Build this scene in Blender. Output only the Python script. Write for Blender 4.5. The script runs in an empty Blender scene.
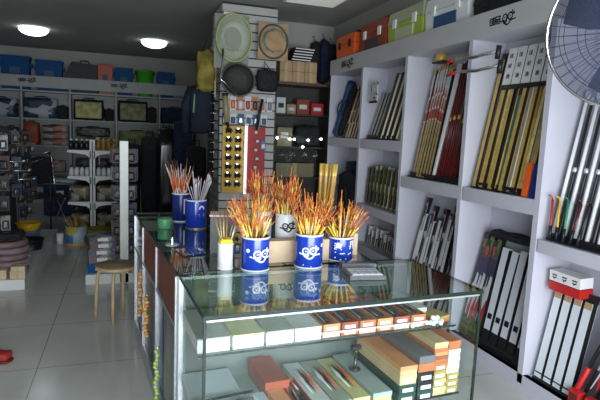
import bpy, bmesh, math, random
from mathutils import Vector, Matrix, Euler
random.seed(7)
PI = math.pi
C = bpy.context.scene.collection
SC = bpy.context.scene

# ------------------------------------------------------------------ camera
cd = bpy.data.cameras.new('camera')
cam = bpy.data.objects.new('camera', cd); C.objects.link(cam)
cd.sensor_width = 36; cd.lens = 515 / 600 * 36; cd.clip_start = .02
cam.matrix_world = Matrix(((.94692655, .00232489, -.32144161, 0), (-.31884023, .13395756, -.93829435, 0),
                           (.0408781, .99098434, .12758923, 1.6), (0, 0, 0, 1)))
SC.camera = cam

# ------------------------------------------------------------------ world, light, exposure
w = bpy.data.worlds.new('world'); SC.world = w; w.use_nodes = True
w.node_tree.nodes['Background'].inputs[0].default_value = (.75, .86, 1, 1)
w.node_tree.nodes['Background'].inputs[1].default_value = .35
def area(name, loc, rot, sx, sy, power, col):
    l = bpy.data.lights.new(name, 'AREA'); l.shape = 'RECTANGLE'; l.size = sx; l.size_y = sy; l.energy = power; l.color = col
    o = bpy.data.objects.new(name, l); C.objects.link(o); o.location = loc; o.rotation_euler = rot; return o
# daylight entering by the glazed shop front behind the photographer
area('shopfront_daylight', (.8, -1.25, 1.15), (math.radians(70), 0, math.radians(-4)), 3.4, 1.7, 250, (.88, .94, 1))
SC.view_settings.view_transform = 'Standard'; SC.view_settings.look = 'None'
SC.view_settings.gamma = 1; SC.view_settings.use_curve_mapping = False
SC.view_settings.exposure = 0.1

# ------------------------------------------------------------------ materials
MATS = {}
def M(name, col=None, rough=.5, metal=0, noise=0, nscale=8, emit=None, estr=0, spec=.5, bump=0, alpha=1, coat=0):
    if name in MATS: return MATS[name]
    m = bpy.data.materials.new(name); m.use_nodes = True; MATS[name] = m
    nt = m.node_tree; b = nt.nodes['Principled BSDF']
    b.inputs['Base Color'].default_value = (*col, 1); b.inputs['Roughness'].default_value = rough
    b.inputs['Metallic'].default_value = metal; b.inputs['Specular IOR Level'].default_value = spec
    b.inputs['Coat Weight'].default_value = coat
    if emit: b.inputs['Emission Color'].default_value = (*emit, 1); b.inputs['Emission Strength'].default_value = estr
    if alpha < 1: b.inputs['Alpha'].default_value = alpha
    tc = nt.nodes.new('ShaderNodeTexCoord'); n = nt.nodes.new('ShaderNodeTexNoise'); n.inputs['Scale'].default_value = nscale
    nt.links.new(tc.outputs['Object'], n.inputs['Vector'])
    if noise:
        r = nt.nodes.new('ShaderNodeValToRGB')
        r.color_ramp.elements[0].position = .35; r.color_ramp.elements[1].position = .65
        r.color_ramp.elements[0].color = (*[max(0, c * (1 - noise)) for c in col], 1)
        r.color_ramp.elements[1].color = (*[min(1, c * (1 + noise)) for c in col], 1)
        nt.links.new(n.outputs['Fac'], r.inputs[0]); nt.links.new(r.outputs[0], b.inputs['Base Color'])
    if bump:
        bp = nt.nodes.new('ShaderNodeBump'); bp.inputs['Strength'].default_value = bump; bp.inputs['Distance'].default_value = .01
        nt.links.new(n.outputs['Fac'], bp.inputs['Height']); nt.links.new(bp.outputs[0], b.inputs['Normal'])
    return m
def print_mat(name, cols, scale=14, rough=.4, stretch=(1, 1, 1)):
    """printed packaging: blocks of several colours"""
    if name in MATS: return MATS[name]
    m = bpy.data.materials.new(name); m.use_nodes = True; MATS[name] = m
    nt = m.node_tree; b = nt.nodes['Principled BSDF']; b.inputs['Roughness'].default_value = rough
    tc = nt.nodes.new('ShaderNodeTexCoord'); mp = nt.nodes.new('ShaderNodeMapping'); mp.inputs['Scale'].default_value = stretch
    v = nt.nodes.new('ShaderNodeTexVoronoi'); v.inputs['Scale'].default_value = scale
    r = nt.nodes.new('ShaderNodeValToRGB'); r.color_ramp.interpolation = 'CONSTANT'
    sp = nt.nodes.new('ShaderNodeSeparateColor')
    nt.links.new(tc.outputs['Object'], mp.inputs[0]); nt.links.new(mp.outputs[0], v.inputs['Vector'])
    nt.links.new(v.outputs['Color'], sp.inputs[0]); nt.links.new(sp.outputs[0], r.inputs[0]); nt.links.new(r.outputs[0], b.inputs['Base Color'])
    e = r.color_ramp.elements
    for i, c in enumerate(cols):
        el = e[i] if i < 2 else e.new(i / len(cols))
        el.position = i / len(cols); el.color = (*c, 1)
    return m
def glass_mat(name, tint, ior=1.5, rough=0.0, gain=1.0):
    if name in MATS: return MATS[name]
    m = bpy.data.materials.new(name); m.use_nodes = True; MATS[name] = m
    nt = m.node_tree; nt.nodes.clear(); o = nt.nodes.new('ShaderNodeOutputMaterial')
    t = nt.nodes.new('ShaderNodeBsdfTransparent'); t.inputs[0].default_value = (*tint, 1)
    g = nt.nodes.new('ShaderNodeBsdfGlossy'); g.inputs['Roughness'].default_value = rough
    lw = nt.nodes.new('ShaderNodeLayerWeight'); lw.inputs[0].default_value = .5
    pw = nt.nodes.new('ShaderNodeMath'); pw.operation = 'POWER'; pw.inputs[1].default_value = 5; nt.links.new(lw.outputs['Facing'], pw.inputs[0])
    f = nt.nodes.new('ShaderNodeMath'); f.operation = 'MULTIPLY_ADD'; f0 = ((ior - 1) / (ior + 1)) ** 2
    f.inputs[1].default_value = 1 - f0; f.inputs[2].default_value = f0; nt.links.new(pw.outputs[0], f.inputs[0])
    k = nt.nodes.new('ShaderNodeMath'); k.operation = 'MULTIPLY'; k.inputs[1].default_value = gain; k.use_clamp = True
    mx = nt.nodes.new('ShaderNodeMixShader')
    L = nt.links.new
    L(f.outputs[0], k.inputs[0]); L(k.outputs[0], mx.inputs[0]); L(t.outputs[0], mx.inputs[1]); L(g.outputs[0], mx.inputs[2]); L(mx.outputs[0], o.inputs[0])
    return m
def net_mat(name, col, scale=90, dens=.45):
    if name in MATS: return MATS[name]
    m = bpy.data.materials.new(name); m.use_nodes = True; MATS[name] = m
    nt = m.node_tree; nt.nodes.clear(); o = nt.nodes.new('ShaderNodeOutputMaterial'); L = nt.links.new
    tr = nt.nodes.new('ShaderNodeBsdfTransparent'); d = nt.nodes.new('ShaderNodeBsdfPrincipled'); d.inputs['Base Color'].default_value = (*col, 1); d.inputs['Roughness'].default_value = .6
    tc = nt.nodes.new('ShaderNodeTexCoord'); v = nt.nodes.new('ShaderNodeTexVoronoi'); v.feature = 'DISTANCE_TO_EDGE'; v.inputs['Scale'].default_value = scale
    c = nt.nodes.new('ShaderNodeMath'); c.operation = 'LESS_THAN'; c.inputs[1].default_value = dens * .3
    mx = nt.nodes.new('ShaderNodeMixShader')
    L(tc.outputs['Object'], v.inputs['Vector']); L(v.outputs['Distance'], c.inputs[0]); L(c.outputs[0], mx.inputs[0]); L(tr.outputs[0], mx.inputs[1]); L(d.outputs[0], mx.inputs[2]); L(mx.outputs[0], o.inputs[0])
    return m

WHITE = M('white_laminate', (.55, .55, .625), .42, noise=.03, nscale=3)
SIGNW = M('sign_board_grey', (.52, .52, .54), .4, noise=.03, nscale=3)
BLACK = M('black_plastic', (.012, .012, .014), .4)
BLACKM = M('black_fabric', (.014, .015, .02), .85, noise=.4, nscale=30, bump=.4)
NAVY = M('navy_fabric', (.012, .022, .06), .85, noise=.3, nscale=20, bump=.4)
CHROME = M('chrome_metal', (.75, .76, .78), .18, 1)
ALU = M('brushed_aluminium', (.55, .57, .60), .35, .9, noise=.05, nscale=40)
STEELW = M('white_painted_steel', (.72, .74, .72), .4)
PAPER = M('white_paper', (.80, .80, .80), .7, noise=.03, nscale=9)
WHITEP = M('white_plastic', (.78, .80, .82), .35)
CARD = M('brown_cardboard', (.46, .31, .17), .8, noise=.12, nscale=12)
CARDL = M('pale_cardboard', (.62, .47, .31), .8, noise=.08, nscale=12)
TAPE = M('packing_tape', (.55, .43, .25), .3)
BLUE = M('blue_plastic', (.003, .075, .24), .55, spec=.2)
BLUEC = M('blue_can_paint', (.008, .045, .42), .25, coat=.4)
GREEN = M('green_plastic', (.06, .45, .03), .4)
ORANGE = M('orange_plastic', (.85, .13, .02), .4)
REDP = M('red_plastic', (.55, .02, .02), .4)
REDB = M('red_brown_plastic', (.33, .05, .025), .45)
LIME = M('lime_plastic', (.38, .50, .06), .4)
YEL = M('yellow_plastic', (.75, .45, .02), .4)
GOLD = M('gold_lacquer', (.60, .40, .09), .3, .1, noise=.12, nscale=30)
GOLDP = M('pale_gold_lacquer', (.78, .64, .30), .35, .0, noise=.15, nscale=30)
BROWN = M('brown_lacquer', (.10, .045, .02), .3, noise=.3, nscale=20)
DRED = M('dark_red_lacquer', (.10, .012, .012), .25, noise=.3, nscale=20)
OLIVE = M('olive_printed', (.09, .11, .025), .5, noise=.7, nscale=30)
SILVER = M('silver_lacquer', (.62, .66, .72), .25, .4)
TEAL = M('teal_mesh_cloth', (.16, .27, .25), .7, noise=.3, nscale=30)
GLASS = glass_mat('clear_glass', (.96, .985, .975), 1.4, 0, .6)
GTOP = glass_mat('counter_top_glass', (.74, .87, .82), 1.5, 0.004, 1.75)
GEDGE = M('dark_glass_edge', (.004, .014, .012), .15)
WOODR = M('red_brown_wood', (.17, .035, .018), .45, noise=.25, nscale=5)
PINE = M('pale_birch', (.58, .43, .24), .45, noise=.12, nscale=10)
SEATW = M('worn_wood_seat', (.26, .19, .11), .5, noise=.2, nscale=10)

# ------------------------------------------------------------------ mesh helpers
class MB:
    def __init__(s): s.b = bmesh.new()
    def _mi(s, fs, mi):
        for f in fs: f.material_index = mi
    def box(s, c, d, mi=0, rot=None, taper=1.0, taper_y=None):
        v = []
        ty = taper if taper_y is None else taper_y
        for z in (-.5, .5):
            kx = taper if z > 0 else 1; ky = ty if z > 0 else 1
            for x, y in ((-.5, -.5), (.5, -.5), (.5, .5), (-.5, .5)):
                p = Vector((x * d[0] * kx, y * d[1] * ky, z * d[2]))
                if rot: p = rot @ p
                v.append(s.b.verts.new(p + Vector(c)))
        fs = [s.b.faces.new([v[i] for i in q]) for q in ((3, 2, 1, 0), (4, 5, 6, 7), (0, 1, 5, 4), (1, 2, 6, 5), (2, 3, 7, 6), (3, 0, 4, 7))]
        s._mi(fs, mi); return s
    def hexa(s, pts, mi=0):
        v = [s.b.verts.new(p) for p in pts]
        fs = [s.b.faces.new([v[i] for i in q]) for q in ((3, 2, 1, 0), (4, 5, 6, 7), (0, 1, 5, 4), (1, 2, 6, 5), (2, 3, 7, 6), (3, 0, 4, 7))]
        s._mi(fs, mi); return s
    def path(s, pts, radii, n=8, mi=0, caps=True, closed=False):
        pts = [Vector(p) for p in pts]
        if not isinstance(radii, (list, tuple)): radii = [radii] * len(pts)
        if not isinstance(mi, (list, tuple)): mi = [mi] * len(pts)
        rings = []; N = len(pts); up = None
        for i, p in enumerate(pts):
            if closed: t = pts[(i + 1) % N] - pts[i - 1]
            else: t = pts[min(i + 1, N - 1)] - pts[max(i - 1, 0)]
            t = t.normalized() if t.length > 1e-9 else Vector((0, 0, 1))
            if up is None: up = t.orthogonal().normalized()
            up = (up - t * up.dot(t))
            up = up.normalized() if up.length > 1e-6 else t.orthogonal().normalized()
            sd = t.cross(up)
            rings.append([s.b.verts.new(p + (up * math.cos(2 * PI * k / n) + sd * math.sin(2 * PI * k / n)) * radii[i]) for k in range(n)])
        for i in range(N if closed else N - 1):
            a, b = rings[i], rings[(i + 1) % N]
            for k in range(n):
                f = s.b.faces.new((a[k], a[(k + 1) % n], b[(k + 1) % n], b[k])); f.material_index = mi[i]; f.smooth = True
        if caps and not closed:
            s.b.faces.new(rings[0][::-1]).material_index = mi[0]; s.b.faces.new(rings[-1]).material_index = mi[-2]
        return s
    def lathe(s, prof, c=(0, 0, 0), n=24, mi=0, sx=1, sy=1, rot=None, cap=True):
        c = Vector(c); rings = []
        if not isinstance(mi, (list, tuple)): mi = [mi] * len(prof)
        for r, z in prof:
            ring = []
            for k in range(n):
                a = 2 * PI * k / n; p = Vector((r * math.cos(a) * sx, r * math.sin(a) * sy, z))
                if rot: p = rot @ p
                ring.append(s.b.verts.new(c + p))
            rings.append(ring)
        for i in range(len(prof) - 1):
            for k in range(n):
                f = s.b.faces.new((rings[i][k], rings[i][(k + 1) % n], rings[i + 1][(k + 1) % n], rings[i + 1][k])); f.material_index = mi[i]; f.smooth = True
        if cap:
            if prof[0][0] > 1e-5: s.b.faces.new(rings[0][::-1]).material_index = mi[0]
            if prof[-1][0] > 1e-5: s.b.faces.new(rings[-1]).material_index = mi[-2]
        return s
    def prism(s, pts, vec, mi=0):
        """closed outline (list of 3D points) pushed along vec"""
        vec = Vector(vec); a = [s.b.verts.new(p) for p in pts]; b = [s.b.verts.new(Vector(p) + vec) for p in pts]; n = len(pts)
        fs = [s.b.faces.new(a[::-1]), s.b.faces.new(b)] + [s.b.faces.new((a[i], a[(i + 1) % n], b[(i + 1) % n], b[i])) for i in range(n)]
        s._mi(fs, mi); return s
    def strokes(s, lines, wd, fn, mi=0, th=.0008):
        """ribbons that follow polylines; fn(u, v, h) -> 3D point on the carrying surface, h off it"""
        for ln in lines:
            for (u0, v0), (u1, v1) in zip(ln[:-1], ln[1:]):
                du, dv = u1 - u0, v1 - v0; L = math.hypot(du, dv) or 1e-9; nx, ny = -dv / L * wd / 2, du / L * wd / 2
                e = wd * .3 / L; u0a, v0a, u1a, v1a = u0 - du * e, v0 - dv * e, u1 + du * e, v1 + dv * e
                q = [(u0a - nx, v0a - ny), (u1a - nx, v1a - ny), (u1a + nx, v1a + ny), (u0a + nx, v0a + ny)]
                s.hexa([fn(*p, 0) for p in q] + [fn(*p, th) for p in q], mi)
        return s
    def soft(s, c, d, mi=0, jit=.012, n=4, rnd=.35, seed=0):
        """a rounded, slightly rumpled block"""
        R = random.Random(seed); b2 = bmesh.new(); bmesh.ops.create_cube(b2, size=1)
        bmesh.ops.subdivide_edges(b2, edges=b2.edges[:], cuts=n, use_grid_fill=True)
        mp = {}
        for v in b2.verts:
            p = v.co * 2; q = p.normalized() * max(abs(p.x), abs(p.y), abs(p.z))
            p = p.lerp(q, rnd * (1 if p.length > 1.05 else .5)) * .5
            p = Vector((p.x * d[0], p.y * d[1], p.z * d[2])) + Vector([R.uniform(-jit, jit) for _ in range(3)])
            if p.z < -d[2] / 2: p.z = -d[2] / 2
            mp[v] = s.b.verts.new(p + Vector(c))
        for f in b2.faces:
            g = s.b.faces.new([mp[v] for v in f.verts]); g.material_index = mi; g.smooth = True
        b2.free(); return s
    def mesh(s, name, mats, bevel=0):
        if bevel:
            sh = [e for e in s.b.edges if len(e.link_faces) == 2 and e.calc_face_angle(0) > .6 and not e.smooth is None]
            bmesh.ops.bevel(s.b, geom=sh, offset=bevel, segments=2, affect='EDGES', profile=.5, clamp_overlap=True)
        me = bpy.data.meshes.new(name); s.b.normal_update(); s.b.to_mesh(me); s.b.free()
        for m in (mats if isinstance(mats, (list, tuple)) else [mats]): me.materials.append(m)
        return me
    def build(s, name, mats, parent=None, bevel=0, loc=None, label=None):
        o = bpy.data.objects.new(name, s.mesh(name, mats, bevel)); C.objects.link(o)
        if parent: o.parent = parent
        if loc is not None: o.location = loc
        if label: o['label'] = label
        return o
def tag(o, label, cat, group=None, kind=None):
    o['label'] = label; o['category'] = cat
    if group: o['group'] = group
    if kind: o['kind'] = kind
    return o
def thing(name, label, cat, loc=(0, 0, 0), rz=0, group=None):
    o = bpy.data.objects.new(name, None); C.objects.link(o); o.location = loc; o.rotation_euler = (0, 0, rz)
    return tag(o, label, cat, group)
def struct(mb, name, mat, bevel=0):
    o = mb.build(name, mat, bevel=bevel); o['kind'] = 'structure'; return o
def dup(o, loc, rot=None, label=None, group=None):
    r = o.copy(); C.objects.link(r); r.location = loc
    if rot is not None: r.rotation_euler = rot
    if label: r['label'] = label
    if group: r['group'] = group
    for ch in list(o.children):
        c = ch.copy(); C.objects.link(c); c.parent = r
        for g in list(ch.children):
            d = g.copy(); C.objects.link(d); d.parent = c
    return r
ORD = ['first', 'second', 'third', 'fourth', 'fifth', 'sixth', 'seventh', 'eighth', 'ninth', 'tenth', 'eleventh', 'twelfth', 'thirteenth', 'fourteenth', 'fifteenth', 'sixteenth', 'seventeenth', 'eighteenth', 'nineteenth', 'twentieth']
def arc(cx, cy, r, a0, a1, n=10, ry=None):
    ry = r if ry is None else ry
    return [(cx + r * math.cos(math.radians(a0 + (a1 - a0) * i / n)), cy + ry * math.sin(math.radians(a0 + (a1 - a0) * i / n))) for i in range(n + 1)]
# the shop's mark: small c, two ringed letters with eyes, a flick, a smile and long wings (unit: mark about 2 wide)
LOGO = [arc(-.36, .1, .30, 0, 360, 16), arc(.34, .15, .30, 0, 360, 16), [(.45, .38), (.62, .62)], [(-.12, .18), (-.12, -.2)] + arc(-.33, -.22, .2, 0, -140, 6),
        arc(.0, -.15, .42, 200, 340, 8), [(-1.0, -.12), (-.6, -.22), (-.35, -.3)], [(.35, -.28), (.65, -.2), (1.05, -.18)], arc(.8, .35, .07, 0, 360, 8),
        [(-.39, .1), (-.33, .1)], [(.31, .16), (.37, .16)]]
CHAR1 = [[(-.3, .4), (-.45, 0)], [(-.38, .15), (-.38, -.45)], [(-.15, .3), (.4, .3)], [(.12, .45), (.12, -.4)], [(-.15, .05), (.4, .05)], [(-.2, -.4), (.45, -.4)], [(-.1, -.18), (.36, -.18)]]
CHAR2 = [[(-.4, .4), (.4, .4)], [(-.4, .4), (-.4, -.45)], [(.4, .4), (.4, -.1)], [(-.4, .1), (.4, .1)], [(-.1, .1), (-.1, -.4)], [(-.1, -.4), (.45, -.4)], [(-.4, -.15), (.3, -.15)]]
JU = [[(-.28, .45), (.28, .45)], [(-.28, .45), (-.28, -.15)], [(.28, .45), (.28, -.15)], [(-.28, .25), (.28, .25)], [(-.28, .05), (.28, .05)], [(-.45, -.15), (.45, -.15)], [(-.2, -.18), (-.35, -.45)], [(.2, -.18), (.35, -.45)]]
YU = [[(-.45, .4), (-.36, .3)], [(-.48, .1), (-.4, .02)], [(-.48, -.4), (-.34, -.1)], [(-.1, .45), (-.22, .25)], [(-.1, .4), (.2, .4)], [(-.2, .22), (.35, .22)], [(-.2, .22), (-.2, -.18)], [(.35, .22), (.35, -.18)], [(-.2, .02), (.35, .02)], [(-.2, -.18), (.35, -.18)], [(.08, .22), (.08, -.18)], [(-.3, -.4), (.45, -.4)]]
def xf(lines, s, du=0, dv=0): return [[(u * s + du, v * s + dv) for u, v in ln] for ln in lines]
def on_can(r, ang=0):
    return lambda u, v, h: Vector(((r + .0004 + h) * math.sin(u / r + ang), -(r + .0004 + h) * math.cos(u / r + ang), v))

# ================================================================== STRUCTURE
ZC = 3.08; XW = 2.74; YB = 11.75
def floor_mat():
    m = bpy.data.materials.new('grey_floor_tiles'); m.use_nodes = True; nt = m.node_tree; b = nt.nodes['Principled BSDF']; L = nt.links.new
    tc = nt.nodes.new('ShaderNodeTexCoord'); mp = nt.nodes.new('ShaderNodeMapping'); mp.inputs['Location'].default_value = (.55, .42, 0)
    br = nt.nodes.new('ShaderNodeTexBrick'); br.offset = 0; br.squash = 1
    for k, v in (('Scale', 1.0), ('Mortar Size', .004), ('Brick Width', .8), ('Row Height', .8), ('Mortar Smooth', .3)): br.inputs[k].default_value = v
    br.inputs['Color1'].default_value = (.64, .64, .61, 1); br.inputs['Color2'].default_value = (.66, .66, .63, 1); br.inputs['Mortar'].default_value = (.28, .28, .28, 1)
    n = nt.nodes.new('ShaderNodeTexNoise'); n.inputs['Scale'].default_value = 2.2; n.inputs['Detail'].default_value = 6
    mx = nt.nodes.new('ShaderNodeMix'); mx.data_type = 'RGBA'; mx.blend_type = 'MULTIPLY'; mx.inputs[0].default_value = .3
    L(tc.outputs['Object'], mp.inputs[0]); L(mp.outputs[0], br.inputs['Vector']); L(tc.outputs['Object'], n.inputs['Vector'])
    L(br.outputs['Color'], mx.inputs[6]); L(n.outputs['Fac'], mx.inputs[7]); L(mx.outputs[2], b.inputs['Base Color'])
    r = nt.nodes.new('ShaderNodeMapRange'); r.inputs[3].default_value = .10; r.inputs[4].default_value = .22; L(n.outputs['Fac'], r.inputs[0]); L(r.outputs[0], b.inputs['Roughness'])
    return m
WALL = M('wall_paint', (.42, .42, .38), .85, noise=.05, nscale=2)
CEIL = M('ceiling_paint', (.36, .37, .35), .9, noise=.05, nscale=1.5)
struct(MB().box((-.2, 5.2, -.05), (6.2, 13.4, .1)), 'floor', floor_mat())
struct(MB().box((-.2, 5.2, ZC + .05), (6.2, 13.4, .1)), 'ceiling', CEIL)
struct(MB().box((XW + .06, 2.85, 1.54), (.12, 8.3, 3.08)), 'wall_right', WALL)
struct(MB().box((-3.26, 5.2, 1.54), (.12, 13.4, 3.08)), 'wall_left', WALL)
struct(MB().box((-.9, YB + .06, 1.54), (4.72, .12, 3.08)), 'wall_back', WALL)
struct(MB().box((2.14, 9.3, 1.54), (1.36, 4.9, 3.08)), 'wall_inner', WALL)       # solid block behind the pillar
# shop front with a wide glazed opening
struct(MB().box((-2.75, -1.5, 1.54), (1.0, .12, 3.08)).box((2.65, -1.5, 1.54), (.3, .12, 3.08)).box((.1, -1.5, 2.84), (4.8, .12, .48)).box((.1, -1.5, .1), (4.8, .12, .2)), 'wall_front', WALL)
struct(MB().box((.1, -1.5, 1.4), (4.7, .01, 2.4)), 'window_1', glass_mat('shop_window_glass', (.97, .99, .98)))

# slatted pillar
P0, P1, PY = 1.07, 1.73, 6.15
struct(MB().box(((P0 + P1) / 2, 6.5, 1.54), (P1 - P0 - .04, .66, 3.08)), 'wall_pillar', M('pillar_gap_dark', (.03, .03, .03), .8))
sl = MB(); SLW = M('slat_board_white', (.52, .52, .50), .5, noise=.04)
z = .06
while z < 3.0:
    sl.box(((P0 + P1) / 2, PY + .005, z + .05), (P1 - P0, .02, .085)); sl.box((P0 + .005, 6.5, z + .05), (.02, .66, .085)); z += .1
struct(sl, 'trim_1', SLW)

# ------------------------------------------------------------------ ceiling lamps
def dome(name, x, y, label):
    t = thing(name, label, 'ceiling light', (x, y, ZC), 0, 'round dome lights on the ceiling')
    MB().lathe([(.17, 0), (.17, -.03), (.16, -.032)], n=32).build('base_ring', STEELW, t)
    MB().lathe([(.215, -.015), (.21, -.045), (.17, -.085), (.10, -.11), (.0, -.118)], n=36, cap=False).build('diffuser', M('lit_opal_diffuser', (.9, .95, .95), .5, emit=(.85, .97, 1), estr=3.6), t)
dome('dome_ceiling_light', -1.36, 9.32, 'glowing white dome light on the dark ceiling, left of the two round ones')
dome('dome_ceiling_light', .48, 9.5, 'glowing white dome light on the dark ceiling, right of the two round ones')
t = thing('panel_ceiling_light', 'faintly glowing pale square panel light set in the ceiling above the brown carton stack', 'ceiling light', (1.98, 5.45, ZC))
MB().box((0, 0, -.012), (.62, .62, .024)).build('frame', STEELW, t, .003)
MB().box((0, 0, -.027), (.56, .56, .008)).build('diffuser', M('opal_panel_added_glow', (.85, .87, .82), .6, emit=(.8, .85, .8), estr=.25), t)  # faint glow put into the diffuser of an unlit panel

# ================================================================== RIGHT CABINETS
XF = 2.43; SH = .05
def rbay(y0, y1, label, shelves, top=2.5, name='display_cabinet'):
    """one bay of the right hand white wall unit; y0 near end, y1 far end"""
    t = thing(name, label, 'cabinet', (XF, y0, 0), 0, 'white rod display cabinets along the right wall')
    D = XW - XF - .005; L = y1 - y0
    MB().box((.02, L / 2, .055), (.04, L, .11)).box((D / 2, L / 2, .10), (D - .004, L, .02)).build('plinth', WHITE, t)
    MB().box((D - .006, L / 2, 1.3), (.012, L, 2.4)).build('back_panel', WHITE, t)
    MB().box((D / 2, .02, 1.2), (D, .04, 2.3)).build('side_panel', WHITE, t, .002)
    MB().box((D / 2, L - .002, 1.2), (D, .004, 2.3)).build('side_panel', WHITE, t)
    for z0, z1 in shelves:
        MB().box((D / 2, L / 2, (z0 + z1) / 2), (D - .002, L - .044, z1 - z0)).build('shelf', WHITE, t, .002)
    MB().box((D / 2, L / 2, 2.35), (D - .01, L - .04, .03)).build('top_panel', WHITE, t)
    MB().box((.0, L / 2, 2.42), (.03, L, .17)).build('sign_board', SIGNW, t)
    return t
BY = [(5.17, 6.1), (4.24, 5.17), (3.31, 4.24), (2.52, 3.31), (1.62, 2.52)]
cabs = [rbay(*BY[0], 'white display cabinet bay at the far right end, holding the blue rod bag', [(1.47, 1.57)]),
        rbay(*BY[1], 'second white display cabinet bay from the far end, with slim books below', [(1.47, 1.57), (.78, .87)]),
        rbay(*BY[2], 'middle white display cabinet bay holding dark red and gold rods', [(1.15, 1.25)]),
        rbay(*BY[3], 'white display cabinet bay with upright gold rods under black and white cards', [(1.15, 1.25)]),
        rbay(*BY[4], 'white display cabinet bay nearest the camera, behind the fan, with silver rods', [(.93, 1.01)])]
def sign(parent, y, s):
    f = lambda u, v, h: Vector((-.0155 - h, y - u, 2.42 + v))
    mb = MB().strokes(xf(CHAR1, s * .8, -s * 2.1, .004), s * .13, f).strokes(xf(CHAR2, s * .8, -s * 1.35, .004), s * .13, f).strokes(xf(LOGO, s, 0, 0), s * .13, f)
    mb.build('logo', BLACK, [c for c in parent.children if c.name.startswith('sign_board')][0], label='black shop mark of two characters and ringed letters')
sign(cabs[0], .34, .095); sign(cabs[3], .42, .072)

# ---- generic upright stock: rods, cases, tubes
def black_rail(y0, y1, z, h=.045):
    mb = MB().box((0, (y1 - y0) / 2, h / 2), (.05, y1 - y0, h)).box((-.03, (y1 - y0) / 2, .006), (.03, y1 - y0, .012))
    return mb
def rail(y0, y1, z, label, x=2.51, h=.045):
    o = black_rail(y0, y1, z, h).build('display_rail', BLACK, loc=(x, y0, z)); return tag(o, label, 'rail', 'black rails holding the feet of the rods')
def case_proto(w_, d_, L, body, edge, capm=None, labm=None, lab=(.72, .97), foot=None):
    """slim upright rod case; origin at the foot, standing along +z"""
    t = bpy.data.objects.new('rod_case', None); C.objects.link(t)
    MB().box((0, 0, L / 2), (d_, w_, L)).build('case_body', body, t, .003)
    if edge: MB().box((-d_ * .1, -w_ / 2 - .002, L / 2), (d_ * .8, .004, L * .97)).build('edge_strip', edge, t)
    if capm: MB().box((0, 0, L + .008), (d_ + .004, w_ + .004, .05)).build('end_cap', capm, t, .004)
    if foot: MB().box((-.001, 0, .06), (d_ + .003, w_ + .003, .12)).build('foot_label', foot, t)
    if labm: MB().box((-d_ / 2 - .0015, 0, L * (lab[0] + lab[1]) / 2), (.003, w_ * .9, L * (lab[1] - lab[0]))).build('label_card', labm, t)
    return t
def rod_proto(r, L, blank, grip=None, ring=None, tip=None):
    t = bpy.data.objects.new('fishing_rod', None); C.objects.link(t)
    g = L * .28
    MB().path([(0, 0, 0), (0, 0, L)], [r, r * .75], 10).build('blank', blank, t)
    if grip: MB().lathe([(r * .9, .0), (r * 1.35, .01), (r * 1.25, g * .5), (r * 1.35, g), (r * .9, g + .01)], n=12).build('grip', grip, t)
    if ring: MB().lathe([(r * .9, L * .5), (r * 1.25, L * .505), (r * 1.25, L * .53), (r * .9, L * .535)], n=12).build('ring', ring, t)
    MB().lathe([(r * .7, L - .02), (r * 1.1, L - .015), (r * 1.1, L + .02), (r * .5, L + .03)], n=12).build('tip_cap', tip or BLACK, t)
    return t
USED = set()
def stand(proto, x0, y, z0, x1, z1, yt=0, label=None, cat='rod', group=None, roll=0):
    """foot at (x0,y,z0), leaning so that its axis passes (x1, y+yt, z1)"""
    d = Vector((x1 - x0, yt, z1 - z0)).normalized()
    # keep the front of the case facing the room
    xax = Vector((1, 0, 0)); yax = d.cross(xax).normalized(); xax = yax.cross(d)
    R = Matrix((xax, yax, d)).transposed().to_euler()
    if proto.name not in USED: USED.add(proto.name); o = proto; o.location = (x0, y, z0); o.rotation_euler = R
    else: o = dup(proto, (x0, y, z0), R)
    return tag(o, label, cat, group)
def row(protos, y0, y1, n, z0, H, where, group, cat='rod', x0=2.50, x1=2.68, dy=0, names=None, jit=.004, vary=.012, hj=.07):
    for i in range(n):
        y = y1 + (y0 - y1) * (i + .5) / n + random.uniform(-jit, jit)
        k = i % len(protos) if names is None else names[i]
        p, desc = protos[k]
        o = stand(p, x0 + random.uniform(-.008, .008), y, z0 + .012 * (x0 - 2.4), x1, z0 + H, dy + random.uniform(-vary, vary), '%s, %s from the left %s' % (desc, ORD[i], where), cat, group)
        o.scale = (1, 1, random.uniform(1 - hj, 1 + hj * .3))

CARDBW = None
def card_mat():
    m = bpy.data.materials.new('black_and_white_card'); m.use_nodes = True; nt = m.node_tree; b = nt.nodes['Principled BSDF']; L = nt.links.new
    tc = nt.nodes.new('ShaderNodeTexCoord'); mp = nt.nodes.new('ShaderNodeMapping'); mp.inputs['Scale'].default_value = (1, 1.4, 1)
    v = nt.nodes.new('ShaderNodeTexNoise'); v.inputs['Scale'].default_value = 26; r = nt.nodes.new('ShaderNodeValToRGB'); r.color_ramp.interpolation = 'CONSTANT'
    r.color_ramp.elements[0].color = (.02, .02, .02, 1); r.color_ramp.elements[1].position = .42; r.color_ramp.elements[1].color = (.62, .62, .60, 1)
    L(tc.outputs['Object'], mp.inputs[0]); L(mp.outputs[0], v.inputs[0]); L(v.outputs['Fac'], r.inputs[0]); L(r.outputs[0], b.inputs['Base Color']); b.inputs['Roughness'].default_value = .4
    return m
CARDM = card_mat()
BWP = print_mat('black_white_pink_print', [(.02, .02, .02), (.55, .55, .57), (.03, .03, .03), (.45, .22, .30), (.6, .6, .6), (.02, .02, .02)], 22, stretch=(1, 1, .35))
MIXP = print_mat('mixed_dark_print', [(.02, .03, .015), (.5, .42, .22), (.012, .012, .012), (.45, .46, .40), (.12, .14, .03), (.02, .012, .012)], 30, stretch=(1, 1, .3))
REDPR = print_mat('red_white_print', [(.5, .03, .03), (.03, .03, .03), (.55, .56, .6), (.45, .02, .03), (.04, .03, .08)], 22, stretch=(1, 1, .3))

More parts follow.
